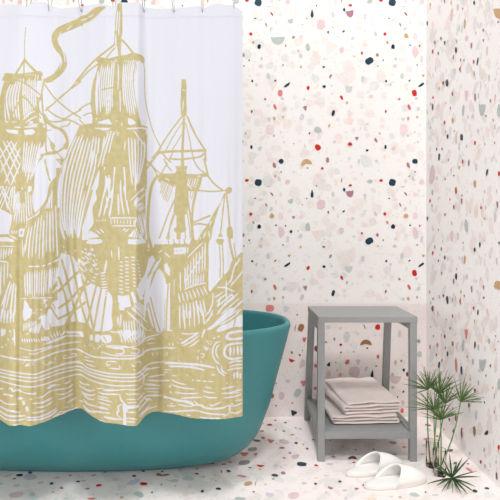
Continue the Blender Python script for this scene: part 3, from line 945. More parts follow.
w 8 485,315 430,320 400,335
w 8 485,342 450,340 408,350
w 7 485,362 420,368 385,372
w 9 322,350 340,385 372,412
w 9 350,345 355,380 385,395
w 9 330,170 342,162
w 8 300,180 315,172
Ws 432,388 428,425 436,428 440,390
Ws 448,390 450,425 458,420 458,392
Ws 468,395 476,398 476,425 468,430
d 6 10 10 10 240,190 300,250
w 8 245,235 275,240
w 8 245,245 270,250
w 6 222,275 242,275 240,295 225,295
w 6 205,285 205,315
w 6 220,320 232,330
w 6 215,245 208,265
w 6 85,318 92,312
w 6 12,262 14,285
w 7 25,205 28,220
w 7 48,205 52,225
w 6 75,200 82,210
w 6 90,185 108,182
w 6 55,165 60,160
w 5 65,262 70,262
w 9 -5,235 40,238 70,236
T 0 0 1
w 1.5 -2,355 15,358.8 33,360.3 42,358 56,352.5 68,350 78,349.5 90,355.5 101,357.6 128,358.8 139,356.5 147,350.3 160,348.2 165,348
w 1.4 165,362 185,363.5 200,364.5 215,367.5
w 1.1 168,366 190,366.6 205,370
w 1.2 -2,369 16,372.6 34,374.3 42,372 56,366.8 68,363.6 80,362.6 88,368 104,372.6 120,374.2 136,374 141,371 146,366 152,363 165,361.8
w 1.2 -2,372 16,376 34,378 44,375.5 58,370.2 70,367.4 80,366.6 90,372 106,376.2 122,377.6 137,377.2 142,374 148,369.5 160,367
w 1.2 -2,375.6 16,379.6 32,381.6 44,378.8 58,373.8 70,370.8 80,370 92,376 108,380 124,381.4 138,380.6 143,377 149,373
w 1.2 -2,380 14,384.6 30,387 42,385 58,379.6 70,376 80,374.4 90,380 106,384.6 122,386 137,385
w 0.9 60,364.6 70,362 80,361
w 0.8 44,365.6 56,361.6
w 1.1 148,377 165,374.5
w 1 150,381 166,380.6
w 1 126,389.4 137,389.6 143,385
w .8 98,388 112,390 124,389.6
T 0 360 6.25
w 10 -5,178 20,182
w 12 55,180 70,178 82,195 100,190
w 12 95,185 120,190 140,200
w 7 140,202 180,210 225,212
w 12 205,215 225,206
w 12 22,212 38,218
w 14 60,222 82,225
w 8 36,212 62,222
w 18 112,240 142,240
Ws 138,258 152,255 156,272 148,285 140,275
Ws 162,292 175,295 178,318 168,322 160,308
w 7 185,245 205,245
Ws 290,180 320,155 348,152 350,158 312,178
Ws 400,146 425,132 440,124 435,138 412,152
w 6 352,155 380,156
w 8 232,238 270,228 305,200 325,192
w 8 325,190 360,185 420,175 458,150
w 9 310,195 315,200
w 8 358,215 410,210 455,182
w 8 362,248 400,238 455,210
w 7 200,272 260,266 310,240
w 8 245,272 280,262 330,235
w 7 225,298 280,290 335,255
w 8 -5,245 30,270 70,278 110,275
w 9 -5,285 30,305 70,320 130,328
w 10 -5,315 40,345 90,352 158,348
w 9 40,318 80,318 115,328
w 8 -5,338 40,370 100,378 160,368
w 9 160,358 230,358 300,335 352,302
w 9 165,375 240,372 310,350 358,312
w 8 200,332 250,325 290,310
w 8 330,360 360,340 380,322
w 8 380,325 430,318 485,295
w 9 418,266 450,250 476,235
w 6 405,298 430,292
w 6 445,290 460,285
w 7 360,345 420,330
w 6 280,385 330,370
w 9 80,405 130,405
T 80 360 6.25
w 8 -5,130 20,150 60,155
w 10 -5,160 30,180 60,192 92,188
w 10 10,195 40,215 70,220 95,215
w 9 10,200 50,240 88,248
w 10 20,245 50,275 98,288
w 12 20,282 60,320 130,322
w 7 60,320 140,328 190,332
w 7 40,148 62,160
w 9 115,200 150,212 250,215
w 7 102,175 130,180
w 6 140,190 200,192 300,182
w 7 110,225 180,240
w 7 105,240 200,262
w 7 110,262 190,285
w 7 118,300 180,308
w 7 95,292 165,300
w 9 248,215 255,245 275,270 290,280
Ws 268,275 300,285 370,282 360,298 300,308 288,320 288,360 290,405 270,405 272,340
w 9 262,275 240,290 242,318 232,325 238,350 255,360
w 8 285,325 355,328
w 9 288,362 360,372
w 8 290,385 345,388
w 8 270,318 300,315
w 9 150,352 200,365 270,372
w 9 150,358 220,372
w 9 70,358 110,375 160,388
w 8 -5,250 20,262
w 8 290,208 295,212
w 8 292,245 350,248
w 7 295,215 380,212
w 6 295,268 360,265
w 8 355,250 380,230 400,205
w 8 365,280 395,245 405,230
w 8 362,320 400,275 435,235
w 8 368,350 400,320 440,280
w 8 375,360 420,310 470,292
w 10 402,232 430,222 505,222
w 12 400,232 415,245 445,248
w 9 425,240 450,252
w 7 415,125 505,128
w 7 395,150 470,152
w 7 400,180 500,178
w 7 420,160 505,158
w 6 415,198 500,200
w 7 370,75 400,100 395,150
w 7 360,85 385,65 430,50
w 6 470,285 480,295
T 165 350 6.25
w 9 -5,84 80,84 150,90 235,98 312,113
w 7 30,104 120,106 190,114 248,127
w 7 -5,122 40,125
w 7 -5,138 20,140
w 12 -5,190 30,190
w 7 45,158 72,162
w 8 138,155 142,158
w 8 170,188 180,188
w 7 195,190 225,193
w 7 232,194 262,196
w 7 270,196 304,198
w 7 288,155 316,156
w 8 40,185 80,205 132,216
w 8 40,215 100,235 188,245
w 8 60,262 120,272 208,272
w 14 28,222 32,232
w 12 36,260 36,268
w 9 100,302 160,298 230,295
Ws -5,285 20,292 80,308 160,320 182,350 130,330 60,318 30,305 -5,300
w 11 175,345 220,345 250,360 300,368 360,362 392,348
w 8 180,320 215,345
w 8 210,345 240,345
w 9 392,345 404,350 403,385
w 8 402,392 385,408 365,412
w 8 405,388 440,395 470,385 480,370
w 8 408,350 440,348 485,330
w 9 -5,382 60,385 120,380 210,378
w 9 205,380 260,395 320,402 380,402
w 8 218,420 280,428 352,425
w 8 135,405 160,408
w 8 355,243 400,235 440,226
w 8 352,270 410,270 462,264
w 8 370,300 430,292 478,275
w 7 400,268 480,245
w 8 250,230 290,240
w 8 236,255 270,265 312,268
w 9 240,285 275,298 325,298
w 8 382,208 392,205
w 7 275,340 300,345 350,325
w 8 280,345 300,352
w 8 10,345 40,350 70,348
w 7 30,335 50,335
w 8 80,340 150,352 180,348
w 8 440,315 485,312
w 8 410,335 430,338
T 0 0 1
G 78,131 68,150 61,172 58,200 58,222 62,240 80,240 84,215 91,190 101,165 106,131
w 2.6 67,158 60.5,185 58.8,205 60.5,225 64.5,239
H 1.5 9 77.5,134 69.5,152 63.5,174 61.5,200 62.5,220 67,239 99,137 97,158 91,182 85,204 81,222 78.5,238
T 0 60 4
G -5,250 170,250 182,312 -5,312
W 22,277 72,281 72,297 32,290
W 95,281 130,276 143,287 132,298 100,300
w 5 58,268 84,270
w 5 95,268 150,266
h 5 4 112,262 130,250 140,265 152,256
G -5,305 166,305 152,380 136,420 126,505 -5,505
H 5 8 98,325 93,400 90,490 172,330 152,400 122,490
w 5 12,322 75,455
w 5 28,322 80,425
w 5 -2,345 62,490
w 5 45,325 82,395
w 5 68,328 2,450
w 5 46,322 -5,400
w 5 82,350 18,495
w 5 84,410 44,500
w 5 2,400 40,500
T 0 200 4
G 110,78 172,36 238,30 238,262 92,262
H 5.5 10 122,92 106,160 98,245 222,20 226,140 230,225
w 5 110,80 150,55 160,35
w 6 115,266 135,266
w 6 140,266 158,265
w 6 168,264 182,261
w 6 190,258 205,252
w 6 212,249 236,236
T 80 125 4
G 182,12 268,12 268,235 216,300 184,300
H 5 6 193,22 198,130 214,280 258,45 256,130 232,235
w 5 215,22 235,50 262,85
w 5 188,15 262,14 264,40
G 70,112 195,112 195,168 60,168
w 5 98,45 88,110 72,170
w 5 122,40 100,110 88,165
w 6 65,115 60,170
w 6 52,100 42,180
W 268,185 300,206 322,235 315,330 300,400 296,490 268,490
g 12 310,203 288,240 277,300 271,380 273,440 286,492
g 7 322,103 264,180 246,232 206,302
g 6 264,140 290,166 308,198
w 4 200,305 255,250
w 4 215,322 260,275
T 60 220 4
G 95,95 345,98 345,440 -5,440 -5,170 60,130
G 340,98 352,60 352,140 372,130 378,98 455,98 455,440 340,440
W 104,87 138,76 170,82 166,92 140,97 108,95
W 270,86 300,80 332,86 330,95 300,98 272,95
Ws -5,165 30,138 58,155 100,228 135,258 204,298 206,380 204,438 130,442 110,410 60,425 30,442 -5,442
g 9 40,130 60,225 75,300 95,375 122,445
g 9 72,175 95,258 112,335 132,430
g 9 8,160 35,262 52,335 72,425
g 12 112,228 80,300 45,380 5,450
g 8 147,255 126,340 103,440
g 8 167,270 150,350 134,445
g 8 187,280 176,360 165,445
g 11 84,200 40,238 -5,285
g 10 124,250 80,275 40,320 -5,352
g 9 -5,230 20,300 30,360 50,440
g 10 100,330 60,360 -5,395
G -5,425 60,405 100,412 140,445 -5,445
d 6 30 13 45 55,112 135,215
d 5 14 9 45 90,130 150,200
h 6 9 160,214 182,210 168,302 196,303
h 6 4 140,214 152,217 120,256 132,260
h 6 9 238,168 252,170 236,288 254,292
h 6 10 258,150 275,152 262,282 278,284
h 6 9 284,148 299,150 293,262 306,265
h 6 6 306,160 314,165 316,232 328,238
w 6 235,108 236,160
w 8 186,162 178,212
w 5 205,120 208,150
W 231,300 252,305 275,298 284,345 258,352 240,342 232,325
W 282,290 292,285 310,328 296,334
W 304,275 313,270 336,315 320,322
W 312,262 340,215 356,155 370,140 382,162 352,215 334,300 322,300
W 234,338 254,347 259,362 238,360
h 5 8 255,400 258,485 325,395 342,480
w 6 268,365 305,400 346,440
w 5 285,352 350,410
h 5 5 288,345 335,392 305,322 350,362
w 6 232,385 232,420
w 6 244,375 240,430
H 4.5 6 352,225 340,300 336,410 402,150 364,230 351,330
Ws 396,196 414,218 424,260 418,340 412,441 380,441 356,385 351,330 362,270 380,220
g 6 354,330 370,395 382,445
g 6 362,310 380,380 400,445
W 416,178 428,172 441,200 438,226 420,204
W 424,255 432,258 440,250 440,440 418,440
g 6 434,240 428,340 424,445
w 5 405,150 380,200
w 5 390,165 365,215
w 5 395,130 410,120
w 5 420,130 440,150
T 80 0 6.25
G 125,388 95,500 78,590 92,738 370,738 345,600 333,480 352,388
H 8 7 140,392 122,500 124,600 130,738 214,385 205,500 200,600 205,700
H 8 6 275,385 268,500 272,600 284,712 344,378 325,480 336,600 358,738
Ws 112,440 98,540 96,640 106,722 114,640 112,560 118,480
w 7 238,400 240,480 236,560
w 6 250,560 252,700
g 7 135,560 215,545
T 0 60 4
G 42,64 140,62 148,150 156,245 25,245 18,150
H 6 5 50,80 26,150 38,240 84,75 72,160 78,240
H 5.5 7 94,72 92,150 98,238 140,72 142,150 146,212
g 6 98,140 62,190 36,262
g 6 60,75 110,100 160,138
g 6 100,150 130,185 150,230
w 5 92,240 118,215 138,205
w 5 104,250 130,232 150,225
T 80 160 6.25
g 9 -2,300 10,250 40,160
T 165 310 6.25
G 296,185 372,172 380,196 486,186 486,378 372,410 330,392 292,330
w 8 352,198 322,204 302,235 300,285 322,325 350,338
w 7 344,214 324,234 318,262 326,288 338,304
w 13 486,206 420,212 384,226 370,262 382,292 420,306 486,296
h 15 4 408,228 406,284 476,222 478,282
g 7 395,235 388,262 398,285
w 8 486,318 430,322 396,334
w 8 486,340 450,342 404,354
w 8 486,362 425,368 385,378
w 9 322,350 340,385 372,410
w 9 352,348 358,382 388,396
w 10 432,392 430,424
w 9 450,392 452,422
w 9 472,396 470,428
"""
def cat(pts, closed):
    P = np.array(pts, float); n = len(P)
    if n < 3: return P
    out = []
    rngi = range(n) if closed else range(n-1)
    for i in rngi:
        p0 = P[(i-1) % n] if closed or i > 0 else P[i]
        p1 = P[i]; p2 = P[(i+1) % n]
        p3 = P[(i+2) % n] if closed or i+2 < n else p2
        for t in np.linspace(0, 1, 6, endpoint=False):
            out.append(.5*((2*p1)+(-p0+p2)*t+(2*p0-5*p1+4*p2-p3)*t*t+(-p0+3*p1-3*p2+p3)*t**3))
    if not closed: out.append(P[-1])
    return np.array(out)
RS = 4                                               # raster cells per unit
AW, AH = 246*RS, 432*RS
art = np.zeros((AH, AW), np.float32)
def r_poly(P, v):
    P = P*RS
    x0, y0 = np.floor(P.min(0)).astype(int)-1; x1, y1 = np.ceil(P.max(0)).astype(int)+1
    x0 = max(x0, 0); y0 = max(y0, 0); x1 = min(x1, AW); y1 = min(y1, AH)
    if x1 <= x0 or y1 <= y0: return
    yy, xx = np.mgrid[y0:y1, x0:x1]+.5
    ins = np.zeros(xx.shape, bool); n = len(P)
    for i in range(n):
        ax, ay = P[i]; bx, by = P[(i+1) % n]
        if ay == by: continue
        c = ((ay > yy) != (by > yy)) & (xx < (bx-ax)*(yy-ay)/(by-ay)+ax)
        ins ^= c
    art[y0:y1, x0:x1][ins] = v
arng = random.Random(8)
def r_stroke(P, w, v, taper):
    P = np.asarray(P, float)*RS; w = w*RS
    L = np.r_[0, np.cumsum(np.hypot(*(P[1:]-P[:-1]).T))]; T = max(L[-1], 1e-6)
    for i in range(len(P)-1):
        a, b = P[i], P[i+1]; m = w/2+2
        x0 = max(int(min(a[0], b[0])-m), 0); x1 = min(int(max(a[0], b[0])+m)+1, AW)
        y0 = max(int(min(a[1], b[1])-m), 0); y1 = min(int(max(a[1], b[1])+m)+1, AH)
        if x1 <= x0 or y1 <= y0: continue
        yy, xx = np.mgrid[y0:y1, x0:x1]+.5
        d = b-a; q = max(d@d, 1e-9)
        t = np.clip(((xx-a[0])*d[0]+(yy-a[1])*d[1])/q, 0, 1)
        ds = np.hypot(xx-a[0]-t*d[0], yy-a[1]-t*d[1])
        s = (L[i]+t*(L[i+1]-L[i]))
        r = w/2
        if taper:
            e = np.minimum(s, T-s)/(min(T*.45, w*3)+1e-6)
            r = w/2*(.45+.55*np.clip(e, 0, 1))
        art[y0:y1, x0:x1][ds < r] = v
def draw():
    art[316*RS:, :] = 1
    ox = oy = 0; s = 1
    for ln in ART.strip().split('\n'):
        t = ln.split(); op = t[0]
        if op == 'T': ox, oy, s = float(t[1]), float(t[2]), float(t[3]); continue
        pts = lambda k: [((float(a.split(',')[0]))/s+ox, float(a.split(',')[1])/s+oy) for a in t[k:]]
        if op[0] in 'GW':
            P = pts(1); r_poly(cat(P, True) if op.endswith('s') else np.array(P), 1 if op[0] == 'G' else 0)
        elif op == 'g': r_stroke(cat(pts(2), False), float(t[1])/s, 1, False)
        elif op == 'w': r_stroke(cat(pts(2), False), float(t[1])/s*1.06, 0, True)
        elif op in ('h', 'h_g'):
            A0, A1, B0, B1 = [np.array(p) for p in pts(3)]; n = int(t[2]); w = float(t[1])/s
            for k in range(n):
                u = k/(n-1) if n > 1 else .5
                a = A0+(B0-A0)*u; b = A1+(B1-A1)*u; l = np.hypot(*(b-a))
                j = .07*l if l > 4 else .05
                d = (b-a)/max(l, .01)
                a = a+d*arng.uniform(-.2, 1)*j; b = b-d*arng.uniform(-.2, 1.6)*j
                nrm = np.array([-d[1], d[0]])
                mid = (a+b)/2+nrm*arng.uniform(-.35, .35)
                r_stroke(cat([a, mid, b], False), w*arng.uniform(.8, 1.1)*(.95 if op == 'h' else 1), 0 if op == 'h' else 1, op == 'h')
        elif op == 'H':                                # bundle of curved strokes between two guides
            P = np.array(pts(3)); m = len(P)//2; n = int(t[2])
            for k in range(n):
                u = k/(n-1); L_ = P[:m]*(1-u)+P[m:]*u
                q = cat(L_, False); a = arng.randint(0, 2); e = len(q)-arng.randint(0, 3)
                r_stroke(q[a:e], float(t[1])/s*arng.uniform(.85, 1.1), 0, True)
        elif op == 'd':
            w = float(t[1])/s; n = int(t[2]); l = float(t[3])/s; an = math.radians(float(t[4]))
            (x0, y0), (x1, y1) = pts(5)
            for _ in range(n):
                x = arng.uniform(x0, x1); y = arng.uniform(y0, y1); a = an+arng.uniform(-.3, .3)
                r_stroke([(x, y), (x+l*math.cos(a), y+l*math.sin(a))], w, 0, True)
draw()
def blur(a):
    for ax in (0, 1):
        a = (np.roll(a, 1, ax)+2*a+np.roll(a, -1, ax))/4
    return a
art = blur(art)
def sample(px, py):
    x = np.clip(np.abs(px)*RS-.5, 0, AW-2); y = np.clip(py*RS-.5, 0, AH-2)
    xi = x.astype(int); yi = y.astype(int); fx = x-xi; fy = y-yi
    return ((art[yi, xi]*(1-fx)+art[yi, xi+1]*fx)*(1-fy)+(art[yi+1, xi]*(1-fx)+art[yi+1, xi+1]*fx)*fy)

# ------------------------------------------------------------------ shower curtain cloth
BX = [-80, -60, -40, -20, -8, 0, 6, 12, 25, 40, 60, 72, 81, 90, 103, 118, 133, 138, 143, 148, 155, 165, 185, 205, 220, 232, 243]
BY = [414, 421, 425, 415, 414, 419.5, 423, 425.5, 426.2, 423, 415.5, 410.5, 408.5, 415, 421.5, 424.3, 425.2, 424, 419, 414.5, 411.5, 412.5, 416.5, 419.3, 419, 418, 416.3]
TX = [-80, -30, 0, 22, 27, 32, 45, 50, 62, 80, 100, 113, 120, 140, 144, 160, 174, 200, 203, 215, 232, 238, 243]
TY = [5, 5, 5, 6, 8, 3, 2, 6, 8, 5.5, 3.5, 7, 3, 3.5, 6.5, 8, 8, 5.5, 8, 3.5, 5.5, 8, 11]
MID_Y = 1.93
def smooth_interp(x, X, Y):
    X = np.array(X, float); Y = np.array(Y, float)
    m = np.gradient(Y, X)
    i = np.clip(np.searchsorted(X, x, side='right')-1, 0, len(X)-2)
    h = X[i+1]-X[i]; t = (x-X[i])/h
    return (2*t**3-3*t**2+1)*Y[i]+(t**3-2*t**2+t)*h*m[i]+(-2*t**3+3*t**2)*Y[i+1]+(t**3-t**2)*h*m[i+1]
def build_curtain():
    NU, NV = int((243+80)*2)+1, 842
    px = np.linspace(-80, 242.6, NU)
    yb = smooth_interp(px, BX, BY)
    Zb = .6545*F/(yb-CY)                              # depth of the hem follows its folds
    zt = CAM_Z+(CY-np.interp(px, TX, TY))*MID_Y/F
    v = np.linspace(0, 1, NV)[:, None]
    Y = MID_Y+(Zb-MID_Y)[None, :]*(.12+.88*v**1.25)
    def ridge(c, w, a, f): return a*np.exp(-((px[None, :]-c)/w)**2)*f
    Y = Y+ridge(20, 5, .016, np.clip(v*2.2-.35, 0, 1))-ridge(31, 6, .008, v)
    Y = Y+ridge(7, 5, -.006, v)+ridge(47, 6, .006, 1-v)+ridge(72, 6, .007, v)+ridge(114, 5, .006, 1-.7*v)
    Y = Y+ridge(145, 5, .009, 1-.5*v)+ridge(135, 5, -.006, v)+ridge(204, 7, .008, 1-.6*v)+ridge(174, 5, .005, 1-v)
    Y = Y+.0012*np.sin(px[None, :]*.9+3*v)*v+.0025*np.sin(px[None, :]*.21+2*v)
    z = zt[None, :]+(CAM_Z-.6545-zt[None, :])*v
    Y = Y-np.clip((z-(CAM_Z+(CY-17)*MID_Y/F))/.003, 0, 1)*.0012
    X = (px[None, :]-CX)/F*Y
    py = CY-F*(z-CAM_Z)/Y
    pr = sample(np.broadcast_to(px[None, :], Y.shape), py)
    co = np.stack([X, Y, z], -1).reshape(-1, 3).astype(np.float32)
    me = bpy.data.meshes.new('shower_curtain')
    me.vertices.add(len(co)); me.vertices.foreach_set('co', co.ravel())
    i = np.arange(NU*NV).reshape(NV, NU)
    q = np.stack([i[:-1, :-1], i[1:, :-1], i[1:, 1:], i[:-1, 1:]], -1).reshape(-1, 4)
    me.loops.add(q.size); me.loops.foreach_set('vertex_index', q.ravel().astype(np.int32))
    me.polygons.add(len(q)); me.polygons.foreach_set('loop_start', np.arange(0, q.size, 4, dtype=np.int32))
    me.polygons.foreach_set('use_smooth', np.ones(len(q), bool))
    me.update(calc_edges=True); me.validate()
    at = me.attributes.new('print', 'FLOAT', 'POINT'); at.data.foreach_set('value', pr.ravel().astype(np.float32))
    o = bpy.data.objects.new('shower_curtain', me); C.objects.link(o)
    m = bpy.data.materials.new('printed_cotton'); m.use_nodes = True
    nt = m.node_tree; b = nt.nodes['Principled BSDF']
    a = nt.nodes.new('ShaderNodeAttribute'); a.attribute_name = 'print'
    r = nt.nodes.new('ShaderNodeMapRange'); r.inputs['From Min'].default_value = .3; r.inputs['From Max'].default_value = .8
    nt.links.new(a.outputs['Fac'], r.inputs['Value'])
    tc = nt.nodes.new('ShaderNodeTexCoord')
    n = nt.nodes.new('ShaderNodeTexNoise'); n.inputs['Scale'].default_value = 60; n.inputs['Detail'].default_value = 5
    nt.links.new(tc.outputs['Object'], n.inputs['Vector'])
    gr = nt.nodes.new('ShaderNodeValToRGB')
    gr.color_ramp.elements[0].position = .3; gr.color_ramp.elements[0].color = srgb(181, 170, 124)
    gr.color_ramp.elements[1].position = .7; gr.color_ramp.elements[1].color = srgb(193, 182, 137)
    nt.links.new(n.outputs['Fac'], gr.inputs['Fac'])
    mx = nt.nodes.new('ShaderNodeMix'); mx.data_type = 'RGBA'
    mx.inputs['A'].default_value = srgb(213, 215, 223)
    nt.links.new(r.outputs['Result'], mx.inputs['Factor']); nt.links.new(gr.outputs['Color'], mx.inputs['B'])
    nt.links.new(mx.outputs['Result'], b.inputs['Base Color'])
    b.inputs['Roughness'].default_value = .7; b.inputs['Specular IOR Level'].default_value = .2
    me.materials.append(m)
    return o
cur = build_curtain()
tag(cur, 'white shower curtain printed with a gold engraving of sailing ships, hanging before the teal tub', 'shower curtain')
# ------------------------------------------------------------------ curtain rod and hooks
m_wire = mat('steel_wire', srgb(150, 148, 146), rough=.3, metal=1.0)
ROD_Z = 1.772; ROD_Y = 1.936
bm = bmesh.new(); tube(bm, [(-1.3, ROD_Y, ROD_Z), (WALL_X-.001, ROD_Y, ROD_Z)], .005, 14)
tag(obj('curtain_rod', bm, m_wire, smooth=True), 'round metal rod that carries the ship curtain on its wire hooks', 'curtain rod')
HK = [(27, 'first from the left, above the tall pole of the left ship'), (49, 'second from the left, over bare white cloth'),
      (81, 'third from the left, over the end of the gold ribbon'), (113.5, 'fourth from the left, just left of the tall mast top'),
      (144, 'fifth from the left, right of the tall mast top'), (174, 'sixth from the left, over blank cloth'),
      (202.5, 'second from the right end of the curtain'), (235, 'at the right top corner of the curtain')]
for k, (px, lab) in enumerate(HK):
    bm = bmesh.new()
    x = (px-CX)/F*1.93; zt = CAM_Z+(CY-11.5)*1.93/F; zr = ROD_Z+.007
    pts = []
    lean = (.010, .004, -.010, .004, -.006, -.008, .003, -.010)[k]
    for i in range(28):
        a = 2*PI*i/28
        s = math.sin(a); c = math.cos(a)
        zz = (zt+zr)/2+c*(zr-zt)/2
        f = (zz-zt)/(zr-zt)
        pts.append((x+lean*f*1.6+.003*s, 1.934+s*.0135*(1 if c > -.6 else .7), zz))
    tube(bm, pts, .0010, 6, closed=True)
    tag(obj('curtain_hook', bm, m_wire, smooth=True), 'thin wire curtain hook, '+lab, 'curtain hook', 'wire hooks along the top of the shower curtain')

# ------------------------------------------------------------------ bathtub
m_tub = mat('teal_enamel', srgb(58, 130, 134), rough=.42, spec=.4, var=.035, vscale=55, bump=.12, bscale=260)
TCX, TCY, TA, TB = -.575, 2.447, .860, .372
def ring(bm, a, b, z, n=128, e=2.35, cx=TCX, cy=TCY):
    out = []
    for k in range(n):
        t = 2*PI*k/n; c, s = math.cos(t), math.sin(t)
        out.append(bm.verts.new((cx+a*math.copysign(abs(c)**(2/e), c), cy+b*math.copysign(abs(s)**(2/e), s), z)))
    return out
def bridge(bm, A, B):
    n = len(A)
    for k in range(n): bm.faces.new([A[k], A[(k+1) % n], B[(k+1) % n], B[k]])
tub = thing('bathtub', 'teal green freestanding oval bathtub standing behind the ship curtain', 'bathtub', (TCX, TCY, 0))
def local(o, root):
    o.parent = root; o.matrix_parent_inverse = Matrix.Translation(-Vector(root.location)); return o
bm = bmesh.new()
prof = [(.012, .34, .262), (.018, .29, .240), (.030, .235, .214), (.050, .200, .186), (.080, .165, .155), (.118, .135, .128), (.150, .118, .110), (.184, .106, .095), (.249, .082, .072), (.363, .053, .042), (.453, .0286, .022), (.51, .013, .010), (.545, .005, .004)]
lip = [(.562, .0, .0), (.573, .002, .002), (.579, .008, .008), (.580, .015, .015), (.575, .021, .021), (.563, .024, .024)]
inn = [(.50, .034, .030), (.40, .070, .052), (.30, .105, .078), (.20, .150, .105), (.14, .20, .135), (.11, .27, .18), (.10, .40, .26)]
rs = [ring(bm, TA-i, TB-j, z) for z, i, j in prof+lip+inn]
for a, b in zip(rs, rs[1:]): bridge(bm, a, b)
bm.faces.new(rs[0][::-1]); bm.faces.new(rs[-1])
local(obj('tub_body', bm, m_tub, smooth=True), tub)
bm = bmesh.new()
rs = [ring(bm, TA-.36, TB-.27, 0), ring(bm, TA-.355, TB-.265, .010), ring(bm, TA-.362, TB-.272, .014)]
for a, b in zip(rs, rs[1:]): bridge(bm, a, b)
bm.faces.new(rs[0][::-1]); bm.faces.new(rs[-1])
local(obj('base_ring', bm, m_tub, smooth=False), tub)
m_dark = mat('dark_teal', srgb(30, 62, 66), rough=.5)
bm = bmesh.new()
x0 = TCX+TA-.034
tube(bm, [(x0-.004, TCY-.02, .465), (x0+.003, TCY-.02, .466), (x0+.006, TCY-.02, .4665)], [.010, .010, .006], 12)
local(tag_o := obj('overflow_cap', bm, m_dark, smooth=True), tub)
tag_o['label'] = 'small dark overflow cap'

# ------------------------------------------------------------------ side table
m_grey = mat('grey_paint', srgb(148, 150, 150), rough=.5, spec=.35, var=.03, vscale=30)
tb = thing('side_table', 'grey painted wooden side table with an open lower shelf by the back wall', 'side table', (.6, 2.6, 0))
FX0, FX1, FY, BT, BB = .400, .8035, 2.44, 2.735, 2.965
LW = .028
def part(name, bm, m, root=tb, **k):
    return local(obj(name, bm, m, **k), root)
bm = bmesh.new(); box(bm, FX0, FX1, FY, BT, .566, .590); part('table_top', bm, m_grey, bevel=.0015)
for x0, x1 in ((FX0-.0015, FX0+LW-.0015), (FX1-LW-.0015, FX1-.0015)):
    bm = bmesh.new(); box(bm, x0, x1, FY+.001, FY+.001+LW, 0, .566); part('leg', bm, m_grey, bevel=.001)
for xa, xb in ((.402, .414), (.747, .793)):           # rear legs rake towards the wall
    bm = bmesh.new()
    y0, y1 = BT-LW-.002, BT-.002; d = BB-BT
    hexa(bm, [(xb, y0+d, 0), (xb+.030, y0+d, 0), (xb+.030, y1+d, 0), (xb, y1+d, 0)],
             [(xa, y0, .566), (xa+.028, y0, .566), (xa+.028, y1, .566), (xa, y1, .566)])
    part('leg', bm, m_grey, bevel=.001)
for x0 in (FX0+.001, FX1-.021):
    bm = bmesh.new(); box(bm, x0, x0+.018, FY+.001+LW, BT-.028, .532, .566); part('apron_rail', bm, m_grey, bevel=.001)
SH = .118                                              # shelf height
bm = bmesh.new(); zz = (SH-.026, SH)
hexa(bm, *[[(FX0+.0265, FY+.004, z), (FX1-.0295, FY+.004, z), (FX1-.0335, 2.905, z), (FX0+.0445, 2.905, z)] for z in zz]); part('shelf', bm, m_grey, bevel=.001)
for x0, x1, e in ((FX0, .4265, 0), (FX1-.0295, FX1-.002, 0)):
    bm = bmesh.new(); ya, yb, b_ = FY+.001+LW, 2.895, (.018 if x0 == FX0 else -.004)
    hexa(bm, [(x0, ya, SH-.026), (x1, ya, SH-.026), (x1+b_, yb, SH-.026), (x0+b_, yb, SH-.026)],
             [(x0, ya, SH+.006), (x1, ya, SH+.006), (x1+b_, yb, SH+.006), (x0+b_, yb, SH+.006)]); part('side_rail', bm, m_grey, bevel=.001)

